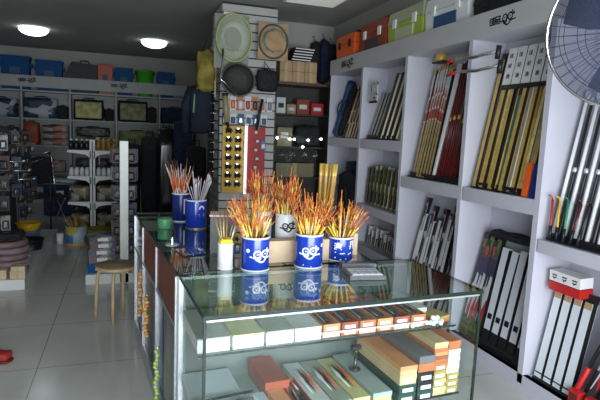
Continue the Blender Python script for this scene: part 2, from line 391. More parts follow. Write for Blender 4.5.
# bay 4 upper: gold cases with cards  ---------------------------------
goldc = case_proto(.034, .035, 1.04, GOLD, BLACK, BLACK); goldd = case_proto(.026, .03, .80, GOLDP, BROWN, BLACK, None, (.7, .95))
tealc = case_proto(.028, .03, .72, M('teal_case', (.02, .14, .16), .3), SILVER, BLACK); greyc = case_proto(.024, .03, .98, M('grey_gold_case', (.30, .28, .22), .4), PAPER, BLACK)
darkc = case_proto(.024, .034, 1.0, M('dark_gold_brown', (.018, .014, .010), .35, noise=.3), GOLD, BLACK)
row([(goldc, 'tall gold rod case'), (darkc, 'tall dark bronze rod case'), (goldd, 'shorter pale gold rod case'), (tealc, 'short teal rod case'), (greyc, 'grey gold rod case')],
    2.60, 3.25, 18, 1.255, 1.0, 'under the black and white cards', 'gold rod cases in the upper near bay', 'rod case', names=[0, 1, 0, 1, 2, 0, 1, 3, 0, 1, 4, 0, 1, 2, 4, 0, 1, 4])
for i in range(5):
    t = thing('price_card', 'white card with black figures, %s of five over the gold rod cases' % ORD[i], 'card', (2.63 + .002 * i, 3.13 - i * .092, 2.14), 0, 'white cards over the gold rod cases'); t.rotation_euler = (0, .17, 0)
    MB().box((0, 0, 0), (.004, .082, .27)).build('card', PAPER, t); MB().box((0, 0, -.15), (.02, .09, .03)).build('black_clip', BLACK, t)
    f = lambda u, v, h: Vector((-.0025 - h, -u, v)); mk = MB()
    for q in range(3): MB().strokes(xf((CHAR1, CHAR2, YU)[q], .034, .004 * (q - 1), .08 - q * .075), .0045, f).build('figure', BLACK, t)
t = thing('yellow_sleeve', 'yellow and white paper sleeve over the right end of the gold cases', 'sleeve', (2.60, 2.68, 1.86)); t.rotation_euler = (0, .17, 0); MB().box((0, 0, 0), (.02, .08, .40)).build('sleeve_body', print_mat('yellow_white_print', [(.5, .38, .1), (.6, .6, .55), (.45, .33, .12), (.2, .14, .05)], 14), t, .002); MB().box((-.012, .0, .27), (.004, .07, .12)).build('tag', PAPER, t)
rail(2.72, 3.24, 1.252, 'black rail at the feet of the gold rod cases')
orb = case_proto(.04, .03, .22, ORANGE, None); nvb = case_proto(.05, .03, .22, M('deep_blue_card', (.01, .03, .2), .4), None)
stand(orb, 2.47, 2.69, 1.252, 2.50, 1.5, 0, 'short orange box standing at the right end of the gold rod cases', 'box')
stand(nvb, 2.47, 2.62, 1.252, 2.50, 1.5, 0, 'short deep blue box standing right of the orange box by the gold cases', 'box')

# bay 3 upper -----------------------------------------------------------
gg = case_proto(.030, .034, 1.03, M('dull_gold', (.50, .36, .15), .35, .1, noise=.2, nscale=30), BLACK, None, print_mat('white_red_print', [(.6, .6, .6), (.62, .62, .6), (.55, .55, .55), (.4, .06, .03), (.6, .6, .58)], 26, stretch=(1, 1, .5)), (.50, .93))
row([(gg, 'white sleeved gold rod case')], 3.84, 4.14, 7, 1.255, 1.0, 'in the middle bay', 'gold and white rod cases in the middle bay', 'rod case')
wrod = case_proto(.022, .03, 1.0, PAPER, None)
stand(wrod, 2.50, 3.80, 1.255, 2.68, 2.25, 0, 'thin plain white rod case between gold and dark red rods', 'rod case')
dr = rod_proto(.010, 1.04, M('wine_lacquer', (.16, .018, .018), .2), None, GOLD, SILVER); dr2 = rod_proto(.012, 1.0, DRED, None, None, DRED)
row([(dr, 'wine red fishing rod with gold ring'), (dr2, 'plain dark red rod')], 3.37, 3.77, 13, 1.255, 1.0, 'in the middle bay', 'dark red rods in the middle bay', 'rod')
rail(3.37, 4.16, 1.252, 'black rail at the feet of the dark red rods')
t = thing('gold_tin', 'small gold tin on a black block at the top left of the middle bay', 'tin', (2.62, 4.0, 2.27))
MB().box((0, 0, -.0), (.08, .16, .012)).build('base', BLACK, t)
MB().lathe([(.045, .006), (.05, .01), (.05, .065), (.045, .07)], n=20).build('body', GOLD, t)

# bay 2 upper: black and cream cases -------------------------------------
bc = case_proto(.06, .055, .70, BLACK, M('cream_strip', (.95, .88, .62), .35), None, None); gc = case_proto(.045, .035, .52, M('grey_plastic_case', (.42, .42, .38), .4), BLACK, None, None)
for i in range(3):
    stand(gc, 2.50, 5.04 - i * .075, 1.572, 2.66, 2.1, 0, 'short grey rod case, %s of three at the left of the second bay' % ORD[i], 'rod case', 'short grey cases in the second bay')
for i in range(4):
    stand(bc, 2.50, 4.80 - i * .105, 1.572, 2.68, 2.25, 0, 'black rod case with a cream edge, %s of four in the second bay' % ORD[i], 'rod case', 'black cases with cream edges')
rail(4.46, 5.1, 1.572, 'black rail at the feet of the black and cream cases')
hp = thing('hanging_package', 'grey printed package hung above the short grey cases of the second bay', 'package', (2.47, 4.95, 1.95), 0)
MB().box((0, 0, .11), (.012, .14, .22)).build('card', CARDM, hp); MB().box((-.01, 0, .01), (.02, .16, .02)).build('black_clip', BLACK, hp)
brs = case_proto(.03, .025, .5, CARD, None)
stand(brs, 2.48, 4.40, 1.572, 2.66, 2.1, 0, 'brown cardboard tube at the right end of the second bay', 'tube')

# bay 1 upper: blue bag and brown rods -----------------------------------
bb = thing('rod_bag', 'long blue padded rod bag leaning in the farthest bay', 'rod bag', (2.49, 6.0, 1.572)); bb.rotation_euler = (0, .26, 0)
MB().soft((0, 0, .36), (.08, .12, .70), 0, .006, 6, .3, 3).build('bag_body', M('steel_blue_fabric', (.03, .12, .26), .7, noise=.2, bump=.2), bb)
MB().path([(-.05, -.02, .25), (-.09, -.02, .33), (-.09, -.02, .40), (-.05, -.02, .47)], .008, 6).build('handle', NAVY, bb)
MB().soft((0, 0, .70), (.075, .11, .05), 0, .003, 3, .3, 4).build('top_flap', NAVY, bb)
db = thing('rod_bag', 'dark rod bag beside the blue rod bag in the farthest bay', 'rod bag', (2.49, 5.88, 1.572)); db.rotation_euler = (0, .26, 0)
MB().soft((0, 0, .35), (.07, .07, .66), 0, .006, 6, .3, 5).build('bag_body', BLACKM, db); MB().path([(-.045, -.02, .25), (-.08, -.02, .33), (-.08, -.02, .40), (-.045, -.02, .47)], .007, 6).build('handle', BLACKM, db)
br_ = rod_proto(.012, .66, BROWN, CARDL, GOLD, CARDL); br2 = rod_proto(.011, .60, CARDL, BLACK, None, BLACK)
row([(br_, 'brown rod with pale grip'), (br2, 'tan rod with black grip')], 5.22, 5.80, 14, 1.572, .65, 'in the farthest bay', 'brown rods in the farthest bay', 'rod')

# lower bays ------------------------------------------------------------
blb = thing('travel_bag', 'lumpy black bag in the lower compartment of the farthest bay', 'bag', (2.58, 5.55, .112))
MB().soft((0, 0, .55), (.28, .5, 1.1), 0, .02, 5, .35, 8).build('bag_body', BLACKM, blb)
MB().path([(-.15, -.12, .7), (-.17, -.1, .9), (-.17, .1, .9), (-.15, .12, .7)], .012, 6).build('handle', BLACKM, blb); 
MB().soft((0, .05, 1.13), (.16, .22, .12), 0, .01, 4, .4, 9).build('top_pouch', NAVY, blb)
bk1 = case_proto(.030, .12, .42, MIXP, M('cream_page', (.45, .43, .34), .6), None, None); bk2 = case_proto(.030, .12, .50, MIXP, PAPER, None, None); bk3 = case_proto(.034, .13, .40, OLIVE, BLACK, None, None)
row([(bk3, 'slim olive package'), (bk1, 'slim mottled dark package')], 4.32, 5.10, 18, .875, .5, 'on the second bay middle shelf', 'slim packages on the middle shelf of the second bay', 'package', x0=2.56, x1=2.60)
row([(bk2, 'slim dark package with white edge'), (bk1, 'slim mottled tall package')], 4.30, 5.10, 18, .115, .5, 'on the second bay bottom shelf', 'slim packages on the bottom shelf of the second bay', 'package', x0=2.56, x1=2.62)
# bay 3 lower
k1 = case_proto(.04, .035, .92, BWP, BLACK, BLACK, PAPER, (.4, .7)); k2 = case_proto(.034, .03, .80, PAPER, BLACK, None, BWP, (.1, .5)); k3 = case_proto(.03, .03, .86, BLACK, SILVER, None, BWP, (.3, .8))
row([(k1, 'black and white printed rod case'), (k2, 'white rod case with black edge'), (k3, 'black rod case with silver edge')], 3.64, 4.15, 11, .115, .9, 'in the lower middle bay', 'printed rod cases in the lower middle bay', 'rod case', names=[0, 1, 2, 0, 1, 2, 1, 0, 2, 1, 0])
k4 = case_proto(.034, .03, .60, BLACK, SILVER, BLACK, BWP, (.55, .85)); k5 = case_proto(.03, .03, .64, BWP, PAPER, BLACK)
row([(k4, 'short black rod case with silver edge'), (k5, 'short black and white printed case')], 3.36, 3.64, 8, .115, .62, 'in the lower middle bay', 'short printed rod cases in the lower middle bay', 'rod case')
# bay 4 lower
w1 = case_proto(.064, .04, .74, M('pale_grey_case', (.72, .76, .82), .35), BLACK, None, None, foot=BLACK); MB().box((-.0215, 0, .22), (.003, .04, .04)).build('black_stamp', BLACK, w1)
o1 = case_proto(.046, .04, .80, OLIVE, BLACK, BLACK, REDPR, (.2, .8)); o2 = case_proto(.04, .04, .76, REDPR, BROWN, BLACK, None, foot=OLIVE)
row([(o1, 'olive rod case with black top'), (o2, 'red printed rod case with black top')], 3.04, 3.25, 5, .115, .8, 'below the gold rods', 'olive and red cases in the lower bay', 'rod case', x1=2.66)
row([(w1, 'pale grey rod case with black foot')], 2.58, 3.03, 5, .115, .8, 'below the gold rods', 'pale grey rod cases in the lower bay', 'rod case', x1=2.66)
rail(2.60, 3.24, .112, 'black rail at the feet of the pale grey rod cases', h=.05)
hb = thing('black_bundle', 'row of black folded covers lying over the tops of the pale grey cases', 'covers', (2.64, 2.88, .905))
MB().soft((0, 0, .02), (.10, .56, .05), 0, .008, 6, .3, 12).build('cover', BLACKM, hb)
# bay 5 upper: silver rods
sr = rod_proto(.014, .90, M('bright_silver', (.85, .87, .90), .25, .1), None, None, WHITEP); sr2 = rod_proto(.011, .86, BLACK, BLACK, SILVER, SILVER)
for i in range(18):
    y = 2.46 - i * .041
    p, d = ((sr, 'thick silver rod'), (sr2, 'thin black rod'))[i % 2]
    stand(p, 2.50, y, 1.013, 2.68, 2.0, 0, '%s, %s from the left in the nearest bay' % (d, ORD[i]), 'rod', 'silver and black rods in the nearest bay')
rail(1.75, 2.47, 1.012, 'black rail at the feet of the silver rods')
sm = [('red', REDP), ('yellow', YEL), ('green', M('green_handle', (.01, .25, .12), .4)), ('dark red', DRED), ('black', BLACK)]
for i, (n_, m_) in enumerate(sm):
    p = bpy.data.objects.new('hook_tool', None); C.objects.link(p)
    MB().path([(0, 0, 0), (0, 0, .24)], [.006, .007], 8).build('shaft', m_, p); MB().path([(0, 0, 0), (0, 0, .08)], .009, 8).build('grip', BLACK, p)
    MB().path([(0, 0, .24), (-.01, 0, .26), (-.03, 0, .265)], .005, 6).build('hook', m_, p)
    stand(p, 2.46, 2.44 - i * .05, 1.025, 2.50, 1.4, (.05, .04, .02, -.05, -.06)[i], 'short %s handled hook standing in front of the silver rods' % n_, 'tool', 'short coloured hooks in the nearest bay')
blk = thing('reel_pouch', 'black pouch hung behind the tops of the silver rods', 'pouch', (2.69, 2.2, 1.88)); MB().soft((0, 0, 0), (.06, .34, .22), 0, .01, 4, .3, 13).build('pouch_body', BLACK, blk); MB().path([(0, -.05, .1), (0, -.05, .17), (0, .05, .17), (0, .05, .1)], .006, 6).build('loop', BLACK, blk)
# bay 5 lower
w2 = case_proto(.056, .04, .58, M('pale_blue_tube', (.74, .80, .86), .3), BLACK, BLACK, CARD, (.90, .97))
for i in range(4):
    stand(w2, 2.50, 2.445 - i * .075, .125, 2.62, .75, 0, 'pale flat case with black cap, %s of four under the red and white carton' % ORD[i], 'rod case', 'pale flat cases in the nearest lower bay')
rail(2.14, 2.47, .112, 'black rail at the feet of the pale flat cases in the nearest bay', h=.05)
t = thing('red_white_carton', 'white and red carton with three black marks resting on the pale tubes', 'box', (2.57, 2.35, .735)); t.rotation_euler = (0, -.05, 0)
MB().box((0, 0, .06), (.10, .23, .065)).build('white_sleeve', PAPER, t, .003); MB().box((-.001, 0, -.005), (.102, .232, .055)).build('red_sleeve', REDP, t, .003)
for k in range(3):
    fy = .075 - k * .075
    f = lambda u, v, h, fy=fy: Vector((-.0505 - h, fy - u, .06 + v))
    MB().strokes([[(-.016, .008), (.016, .008)], [(-.012, -.006), (-.004, -.014), (.012, -.004)]], .008, f).build('print_mark', BLACK, t)
ql = [(rod_proto(.013, .82, BLACK, REDP, SILVER), 'black rod with red grip'), (rod_proto(.014, .80, M('blue_lacquer', (.02, .05, .35), .3), BLACK, PAPER), 'blue rod with black grip'), (case_proto(.04, .03, .78, REDPR, BLACK, None, None), 'red and white printed case'), (rod_proto(.012, .84, SILVER, BLACK, None), 'thin silver rod'), (rod_proto(.012, .80, DRED, BLACK, PAPER), 'dark red rod')]
seq = [0, 3, 2, 4, 1, 3, 2, 0, 2, 3]
for i, k in enumerate(seq):
    p, d = ql[k]; y = 2.17 - i * .045
    stand(p, 2.47 + .02 * (i % 2), y, .115, 2.60, .85, -.20 - .02 * (i % 3), '%s leaning right, %s from the left beside the pale cases' % (d, ORD[i]), 'rod', 'mixed leaning rods in the nearest lower bay')
for i in range(3):
    o = MB().box((0, 0, .045), (.05, .07, .09)).box((-.026, 0, .045), (.003, .05, .06), 1).build('red_box', [REDP, M('dark_red_print', (.14, .01, .01), .4)], bevel=.003, loc=(2.455, 2.12 - i * .11, .115))
    tag(o, 'small red box at the foot of the leaning rods, %s from the left' % ORD[i], 'box', 'small red boxes at the foot of the nearest bay')

# rod rests fixed on the cabinet edge, sticking out between the middle bays
for i, (z, y) in enumerate(((2.20, 3.33), (2.10, 3.30))):
    t = thing('rod_rest', ('upper' if i == 0 else 'lower') + ' of two chrome rod rests with red tips fixed over the middle divider', 'rod rest', (XF - .012, y, z), 0, 'chrome rod rests on the divider')
    MB().path([(.0, -.32, .02), (-.02, -.1, 0), (-.02, .1, .015), (.0, .18, .02)], .013, 10).build('bar', CHROME, t)
    MB().path([(.0, .18, .02), (-.01, .28, .0)], [.014, .009], 10).build('tip', REDP, t); MB().path([(-.01, -.34, .05), (-.01, -.33, -.04)], .018, 8).build('clamp', BLACK, t)

# ------------------------------------------------------------------ boxes on top of the right cabinets
def toolbox(loc, L, Wd, Hh, body, lid, label, handle=BLACK, stripe=None, latch=BLACK, rz=0, cat='tackle box', group=None):
    t = thing('tackle_box', label, cat, loc, rz, group)
    MB().box((0, 0, Hh * .36), (Wd * .9, L * .92, Hh * .72), 0, None, 1.08, 1.07).build('body', body, t, .012)
    MB().box((0, 0, Hh * .86), (Wd, L, Hh * .26), 0, None, .92, .95).build('lid', lid, t, .012)
    ld = [c for c in t.children if c.name.startswith('lid')][0]
    MB().path([(0, -L * .22, Hh * .97), (0, -L * .2, Hh * 1.12), (0, L * .2, Hh * 1.12), (0, L * .22, Hh * .97)], .012, 8).build('handle', handle, ld)
    for sgn in (-1, 1): MB().box((-Wd / 2 - .004, sgn * L * .28, Hh * .72), (.012, L * .1, Hh * .2)).build('latch', latch, ld, .002)
    if stripe: MB().box((-Wd / 2 + .002, 0, Hh * .45), (.012, L * .5, Hh * .3)).build('front_panel', stripe, t, .003)
    return t
toolbox((2.58, 5.74, 2.367), .52, .28, .40, M('bright_orange_box', (.85, .14, .02), .4), M('bright_orange_box'), 'bright orange tackle case with black handle at the far end of the cabinet tops', stripe=None)
toolbox((2.58, 5.03, 2.367), .60, .28, .42, REDB, REDB, 'red brown tackle box with dark window between orange and lime boxes', stripe=M('dark_grey_panel', (.06, .06, .06), .4), latch=PAPER)
toolbox((2.58, 4.37, 2.367), .64, .28, .42, LIME, M('pale_green_lid', (.42, .46, .28), .4), 'lime green tackle box with a pale lid on top of the cabinets', handle=WHITEP, stripe=M('pale_lime_panel', (.5, .55, .35), .4), latch=WHITEP)
toolbox((2.58, 3.72, 2.367), .60, .28, .40, WHITEP, WHITEP, 'white cool box with a blue panel on top of the cabinets', stripe=M('blue_panel', (.02, .08, .2), .3), latch=WHITEP, handle=WHITEP)
t = toolbox((2.58, 3.05, 2.367), .62, .28, .30, BLACK, BLACK, 'black case right of the white cool box on top of the cabinets', stripe=None)
toolbox((2.58, 2.3, 2.367), .6, .28, .32, M('grey_case', (.1, .1, .11), .5), BLACK, 'dark grey case on the cabinet top behind the fan', stripe=None)

# ================================================================== FRONT GLASS SHOWCASE
SR = math.radians(3.2); SO = Vector((.26, 1.75, 0))
SW, SD, ST = 1.235, .57, .95
sc = thing('glass_showcase', 'long glass showcase full of float boxes in front of the camera', 'showcase', SO, SR)
MB().box((SW / 2, SD / 2, ST - .007), (SW, SD, .014)).build('glass_top', [GTOP], sc)
ed = MB()
ed.box((SW / 2, -.0015, ST - .008), (SW, .003, .017)).box((SW / 2, SD + .0015, ST - .006), (SW, .003, .013)).box((-.0015, SD / 2, ST - .006), (.003, SD, .013)).box((SW + .0015, SD / 2, ST - .006), (.003, SD, .013))
ed.build('top_edge', GEDGE, sc)
MB().box((SW / 2, .010, .53), (SW - .02, .006, .80)).build('front_glass', GLASS, sc)
MB().box((.010, SD / 2, .53), (.006, SD - .03, .80)).build('side_glass', GLASS, sc)
MB().box((SW - .010, SD / 2, .53), (.006, SD - .03, .80)).build('side_glass', GLASS, sc)
for x in (.006, SW - .006): MB().box((x, .006, .53), (.010, .010, .82)).build('corner_strip', GEDGE, sc)
for x in (.010, SW - .010): MB().box((x, SD - .01, .53), (.02, .02, .82)).build('corner_post', ALU, sc)
MB().box((SW / 2, .012, ST - .020), (SW - .02, .012, .014)).box((SW / 2, SD - .012, ST - .02), (SW - .02, .012, .014)).build('top_rail', ALU, sc)
MB().box((SW / 2, SD - .012, .53), (SW - .04, .006, .80)).build('back_door', M('dim_back_door', (.14, .17, .16), .3), sc)
MB().box((SW / 2, SD / 2 + .06, .737), (SW - .03, SD - .17, .008)).build('glass_shelf', [glass_mat('shelf_glass', (.85, .95, .92), 1.45)], sc)
MB().box((SW / 2, .142, .737), (SW - .03, .003, .009)).build('shelf_edge', GEDGE, sc)
MB().box((SW / 2, SD / 2 + .03, .432), (SW - .03, SD - .1, .008)).build('glass_shelf', [glass_mat('shelf_glass', (.9, .96, .94), 1.45)], sc)
MB().box((SW / 2, .085, .432), (SW - .03, .003, .009)).build('shelf_edge', GEDGE, sc)
for y in (.15, .51):
    for x in (.016, SW - .016): MB().lathe([(.006, 0), (.006, .008)], (x, y, .725), 10).build('shelf_pin', CHROME, sc)
MB().box((SW / 2, SD / 2, .07), (SW - .01, SD - .01, .13)).build('base', ALU, sc, .004)
MB().box((SW / 2, SD / 2, .137), (SW - .03, SD - .03, .004)).build('floor_board', WHITEP, sc)
def S(u, v, z):   # showcase coordinates to room coordinates
    c, s = math.cos(SR), math.sin(SR); return (SO.x + u * c - v * s, SO.y + u * s + v * c, z)
Z1 = .7415; Z0 = .4365
def fbox(u, v, z, w_, d_, h, body, lid, label, rz=0, cat='box', group=None, lab=None, item=None, open_=False, lidh=None):
    """float box; body + lid, optional end label, optional things inside"""
    t = thing('float_box', label, cat, S(u, v, z), SR + rz, group)
    if open_:
        e = .004
        MB().box((0, 0, e / 2), (w_, d_, e)).box((-w_ / 2 + e / 2, 0, h / 2), (e, d_, h)).box((w_ / 2 - e / 2, 0, h / 2), (e, d_, h)).box((0, -d_ / 2 + e / 2, h / 2), (w_, e, h)).box((0, d_ / 2 - e / 2, h / 2), (w_, e, h)).build('tray', body, t)
        MB().box((0, 0, h * .35), (w_ - .01, d_ - .01, h * .5)).build('lining', lid, t)
    else:
        lh = lidh or h * .35
        MB().box((0, 0, (h - lh) / 2), (w_ - .003, d_ - .003, h - lh)).build('body', body, t, .0015)
        MB().box((0, 0, h - lh / 2), (w_, d_, lh)).build('lid', lid, t, .002)
    if lab: MB().box((0, -d_ / 2 - .0008, h * .42), (w_ * .62, .0016, h * .42)).build('label', lab, t)
    if item == 'floats':
        for k in range(3):
            x = (k - 1) * w_ * .22
            MB().lathe([(.001, -.12), (.006, -.05), (.009, 0), (.004, .04), (.001, .12)], (x, 0, h + .0095), 8, rot=Euler((PI / 2, 0, 0)).to_matrix()).build('float', [WHITEP, BLACK, ORANGE][k % 3], t)
    if item == 'dark':
        MB().box((0, -d_ * .12, h * .9), (w_ * .42, d_ * .5, h * .28)).build('float_body', BLACK, t, .006); MB().path([(w_ * .2, d_ * .1, h), (w_ * .2, d_ * .42, h)], .003, 6).build('float_stem', WHITEP, t)
        MB().path([(-w_ * .25, -d_ * .4, h), (-w_ * .1, d_ * .3, h)], .004, 6).build('float_stem', CHROME, t)
    return t
OBOX = M('orange_brown_box', (.50, .16, .06), .5, noise=.1); OBOX2 = M('light_orange_box', (.68, .30, .12), .5, noise=.1); RBOX = M('rust_red_box', (.36, .08, .04), .45, noise=.15)
GREYG = M('grey_green_lid', (.34, .38, .32), .4, noise=.12, nscale=18); YGRN = M('yellow_green_lid', (.56, .56, .28), .45, noise=.1, nscale=18); PBLUE = M('pale_blue_box', (.50, .60, .66), .4, noise=.05)
TANB = M('tan_box', (.60, .45, .24), .5, noise=.08); DGREEN = M('dark_green_box', (.02, .06, .05), .4); OLB = M('olive_gold_box', (.38, .30, .08), .45, noise=.15); LGRN = M('light_green_box', (.58, .66, .48), .5, noise=.06)
PINKL = M('pale_pink_label', (.78, .52, .46), .5)
# top glass shelf, first layer: five flat white boxes with printed lids then orange trays
ZB = Z1
g1 = 'flat white boxes on the upper glass shelf'
for i, (u, w_, lid, d) in enumerate(((.075, .13, GREYG, 'grey lidded'), (.215, .13, YGRN, 'yellow green lidded'), (.350, .12, GREYG, 'worn grey green lidded'), (.475, .12, M('pale_grey_lid', (.55, .58, .55), .4, noise=.1), 'pale grey lidded'))):
    fbox(u, .33, ZB, w_, .34, .028, PAPER, PAPER, 'lower flat white box under the %s box on the upper glass shelf' % d, group=g1, lab=None)
    fbox(u, .33, ZB + .0285, w_, .34, .03, PAPER, lid, '%s flat box, %s from the left on the upper glass shelf' % (d, ORD[i]), group=g1, lab=PAPER, lidh=.006)
orl = ['with a black float', 'with thin white stems', 'with a chrome stem', 'with grey stems', 'with pale front label', 'near the right end']
for i in range(6):
    u = .585 + i * .088
    fbox(u, .33, ZB, .084, .33, .024, OBOX if i % 2 else PINKL, PAPER, 'lower white and orange box, %s from the left under the orange trays' % ORD[i], group='lower boxes under the orange trays', lab=PINKL if i in (2, 3) else PAPER, lidh=.008)
    fbox(u, .33, ZB + .0245, .082, .33, .034, (OBOX2, RBOX, OBOX)[i % 3], (OBOX, RBOX, OBOX2)[i % 3], 'open orange float tray %s, %s from the left on the upper shelf' % (orl[i], ORD[i]), group='open orange float trays on the upper shelf', lab=PAPER, item='dark', open_=True)
fbox(1.095, .38, ZB, .07, .26, .055, M('pale_glass_box', (.60, .66, .62), .3), M('pale_glass_box'), 'pale clear plastic box right of the orange trays', item=None)
fbox(1.155, .28, ZB, .09, .20, .03, OBOX, OLB, 'flat olive topped orange box at the right end of the upper shelf', rz=.25)
fbox(1.13, .44, ZB, .13, .13, .045, OLB, OLB, 'gold green box at the back right of the upper shelf')
cw = WHITEP
for i in range(12):
    a = i * 2.4; r_ = .014 + .0052 * i
    o = MB().lathe([(0, 0), (.009, .003), (.0125, .012), (.009, .021), (0, .024)], n=8, cap=False).build('white_bead', cw, loc=S(1.10 + math.cos(a) * r_ * .75 + .02, .168 + math.sin(a) * r_ * .25, Z1 + (.022 if i in (0, 1, 2) else 0)))
    tag(o, 'small white round bead in the loose pile at the right front of the upper shelf', 'bead', 'loose white beads on the upper glass shelf')
for k, (u, v) in enumerate(((.99, .158), (1.02, .165))):
    tag(MB().lathe([(0, 0), (.009, .003), (.0125, .012), (.009, .021), (0, .024)], n=8, cap=False).build('white_bead', cw, loc=S(u, v, Z1)), 'lone white bead left of the bead pile, %s from the left' % ORD[k], 'bead', 'lone beads')
# lower shelf
fbox(.12, .40, Z0, .22, .26, .05, PBLUE, M('pale_cyan_lid', (.56, .66, .70), .35), 'large pale cyan box at the back left of the lower shelf')
fbox(.17, .19, Z0, .30, .15, .05, PBLUE, PBLUE, 'flat pale blue box at the front left of the lower shelf')
t = thing('scissors_pack', 'clear pack with grey scissors on the pale blue box at lower left', 'package', S(.18, .18, Z0 + .0505), SR + .15)
MB().box((0, 0, .003), (.20, .09, .006)).build('card', PAPER, t); MB().soft((.03, 0, .014), (.09, .045, .016), 0, .002, 3, .5, 2).build('grey_part', M('mid_grey_plastic', (.2, .22, .24), .4), t); MB().path([(-.09, -.01, .01), (.08, .02, .01)], .004, 6).build('blade', CHROME, t)
t = thing('long_ruler', 'long black and silver strip lying across the pale boxes at lower left', 'ruler', S(.14, .275, Z0 + .052), SR + .1); MB().box((0, 0, .004), (.27, .022, .008)).build('silver_strip', ALU, t); MB().box((0, -.014, .004), (.27, .008, .008)).build('black_strip', BLACK, t)
fbox(.385, .40, Z0, .11, .26, .085, RBOX, RBOX, 'large rust red box standing at the back left of the lower shelf')
fbox(.375, .18, Z0, .07, .18, .05, OBOX2, OBOX2, 'light orange box in front of the large rust red box')
fbox(.455, .20, Z0, .075, .30, .05, RBOX, RBOX, 'open rust red tray with white stems on the lower shelf', open_=True, item='dark')
for i, (u, lid, d) in enumerate(((.535, M('milky_lid', (.55, .62, .58), .3), 'milky'), (.625, GREYG, 'grey green'), (.715, YGRN, 'yellow green'))):
    fbox(u, .30, Z0, .082, .40, .045, BLACK, lid, 'long %s topped tray with black sides on the lower shelf' % d, group='long green topped trays on the lower shelf', lidh=.03, item='floats')
fbox(.815, .30, Z0, .095, .41, .055, TANB, M('sea_grey_lid', (.36, .46, .44), .35, noise=.1), 'long tan box with a sea grey top right of the green trays', lidh=.02)
t = thing('reel_clamp', 'dark metal reel clamp standing on the sea grey box', 'clamp', S(.80, .33, Z0 + .0555), SR); MB().lathe([(.028, 0), (.028, .006), (.008, .01), (.008, .08), (.012, .085), (.012, .1)], n=14).build('post', M('dark_metal', (.08, .09, .09), .3, .8), t); MB().box((0, 0, .11), (.05, .02, .02)).build('jaw', BLACK, t)
# stacks at the right
def stk(u, v, w_, d_, hs, specs, where, rz=0):
    z = Z0
    for i, (h, b_, l_, lb, d) in enumerate(specs):
        fbox(u + random.uniform(-.002, .002), v, z, w_, d_, h, b_, l_, '%s box, %s from the bottom in the %s' % (d, ORD[i], where), rz=rz, lab=lb, lidh=h * .5, group='stacked boxes at the right of the lower shelf'); z += h + .0006
    return z
stk(.925, .27, .088, .40, 0, [(.042, DGREEN, DGREEN, PAPER, 'dark green'), (.042, DGREEN, DGREEN, PAPER, 'dark green'), (.046, TANB, TANB, PAPER, 'tan'), (.04, TANB, OBOX2, None, 'light orange')], 'stack right of the sea grey box')
stk(1.02, .27, .085, .40, 0, [(.042, BLACK, DGREEN, PAPER, 'black'), (.042, DGREEN, BLACK, PAPER, 'black green'), (.046, BLACK, BLACK, PAPER, 'black'), (.04, OBOX, OBOX, None, 'orange'), (.034, M('slate_box', (.15, .15, .17), .4), M('slate_box'), None, 'slate grey')], 'second stack of the lower shelf')
stk(1.105, .275, .075, .38, 0, [(.038, TANB, YGRN, None, 'pale tan'), (.038, OLB, TANB, PAPER, 'olive tan'), (.04, OLB, OLB, PAPER, 'olive gold'), (.036, OBOX, OBOX, PAPER, 'orange'), (.034, OBOX, RBOX, None, 'dark orange'), (.034, OBOX2, OBOX, None, 'light orange'), (.03, TANB, TANB, None, 'tan')], 'third stack of the lower shelf')
stk(1.178, .275, .068, .38, 0, [(.032, OLB, OLB, PAPER, 'olive gold'), (.032, OLB, OLB, PAPER, 'olive gold'), (.032, OLB, OLB, PAPER, 'olive'), (.036, PAPER, PAPER, None, 'white'), (.04, LGRN, LGRN, None, 'light green'), (.036, LGRN, LGRN, None, 'pale green'), (.04, OBOX, OBOX, None, 'orange')], 'rightmost stack of the lower shelf')

# ================================================================== REAR GLASS COUNTER and LEFT COUNTER
bc_ = thing('rear_counter', 'dark glass topped counter behind the front showcase', 'counter', (.76, 2.385, 0), math.radians(2.5))
MB().box((.335, .30, .944), (.67, .60, .012)).build('glass_top', [GTOP], bc_); MB().box((.335, .30, .80), (.65, .58, .01)).build('inner_shelf', M('grey_shelf', (.16, .17, .16), .5), bc_)
MB().box((.335, .59, .47), (.67, .012, .93)).box((.335, .01, .47), (.67, .012, .93)).box((.006, .30, .47), (.012, .58, .93)).box((.664, .30, .47), (.012, .58, .93)).build('body_panels', M('dark_grey_panel_board', (.09, .095, .10), .4), bc_)
MB().box((.335, .30, .938), (.68, .61, .002)).build('top_frame', ALU, bc_) if False else None
LR = math.radians(5); LO = Vector((.224, 2.335, 0)); LW, LL = .53, 1.74
lc = thing('left_counter', 'long glass topped counter with red brown wood panels running away on the left', 'counter', LO, LR)
MB().box((LW / 2, LL / 2, .944), (LW, LL, .012)).build('glass_top', [GTOP], lc)
MB().box((-.0015, LL / 2, .944), (.003, LL, .013)).box((LW / 2, LL + .0015, .944), (LW, .003, .013)).build('top_edge', GEDGE, lc)
MB().box((.006, .32, .815), (.012, .60, .24)).build('wood_panel', WOODR, lc, .002); MB().box((.006, .93, .815), (.012, .60, .24)).build('wood_panel', WOODR, lc, .002)
MB().box((.006, 1.48, .815), (.008, .48, .24)).build('side_glass', GLASS, lc)
for v in (.015, .63, 1.24, LL - .012): MB().box((.004, v, .47), (.024, .022, .92)).build('frame_post', ALU, lc)
MB().box((.004, LL / 2, .69), (.022, LL - .02, .02)).box((.004, LL / 2, .06), (.022, LL - .02, .12)).build('frame_rail', ALU, lc)
POST = [M('grey_poster', (.14, .14, .15), .3, noise=.5, nscale=6), M('blue_poster', (.05, .08, .14), .3, noise=.6, nscale=6), M('dark_poster', (.08, .08, .09), .3, noise=.5, nscale=6), M('grey_blue_poster', (.10, .12, .16), .3, noise=.5, nscale=6)]
for i in range(4):
    MB().box((.012, .22 + i * .435, .40), (.006, .40, .54)).build('poster', POST[i], lc)
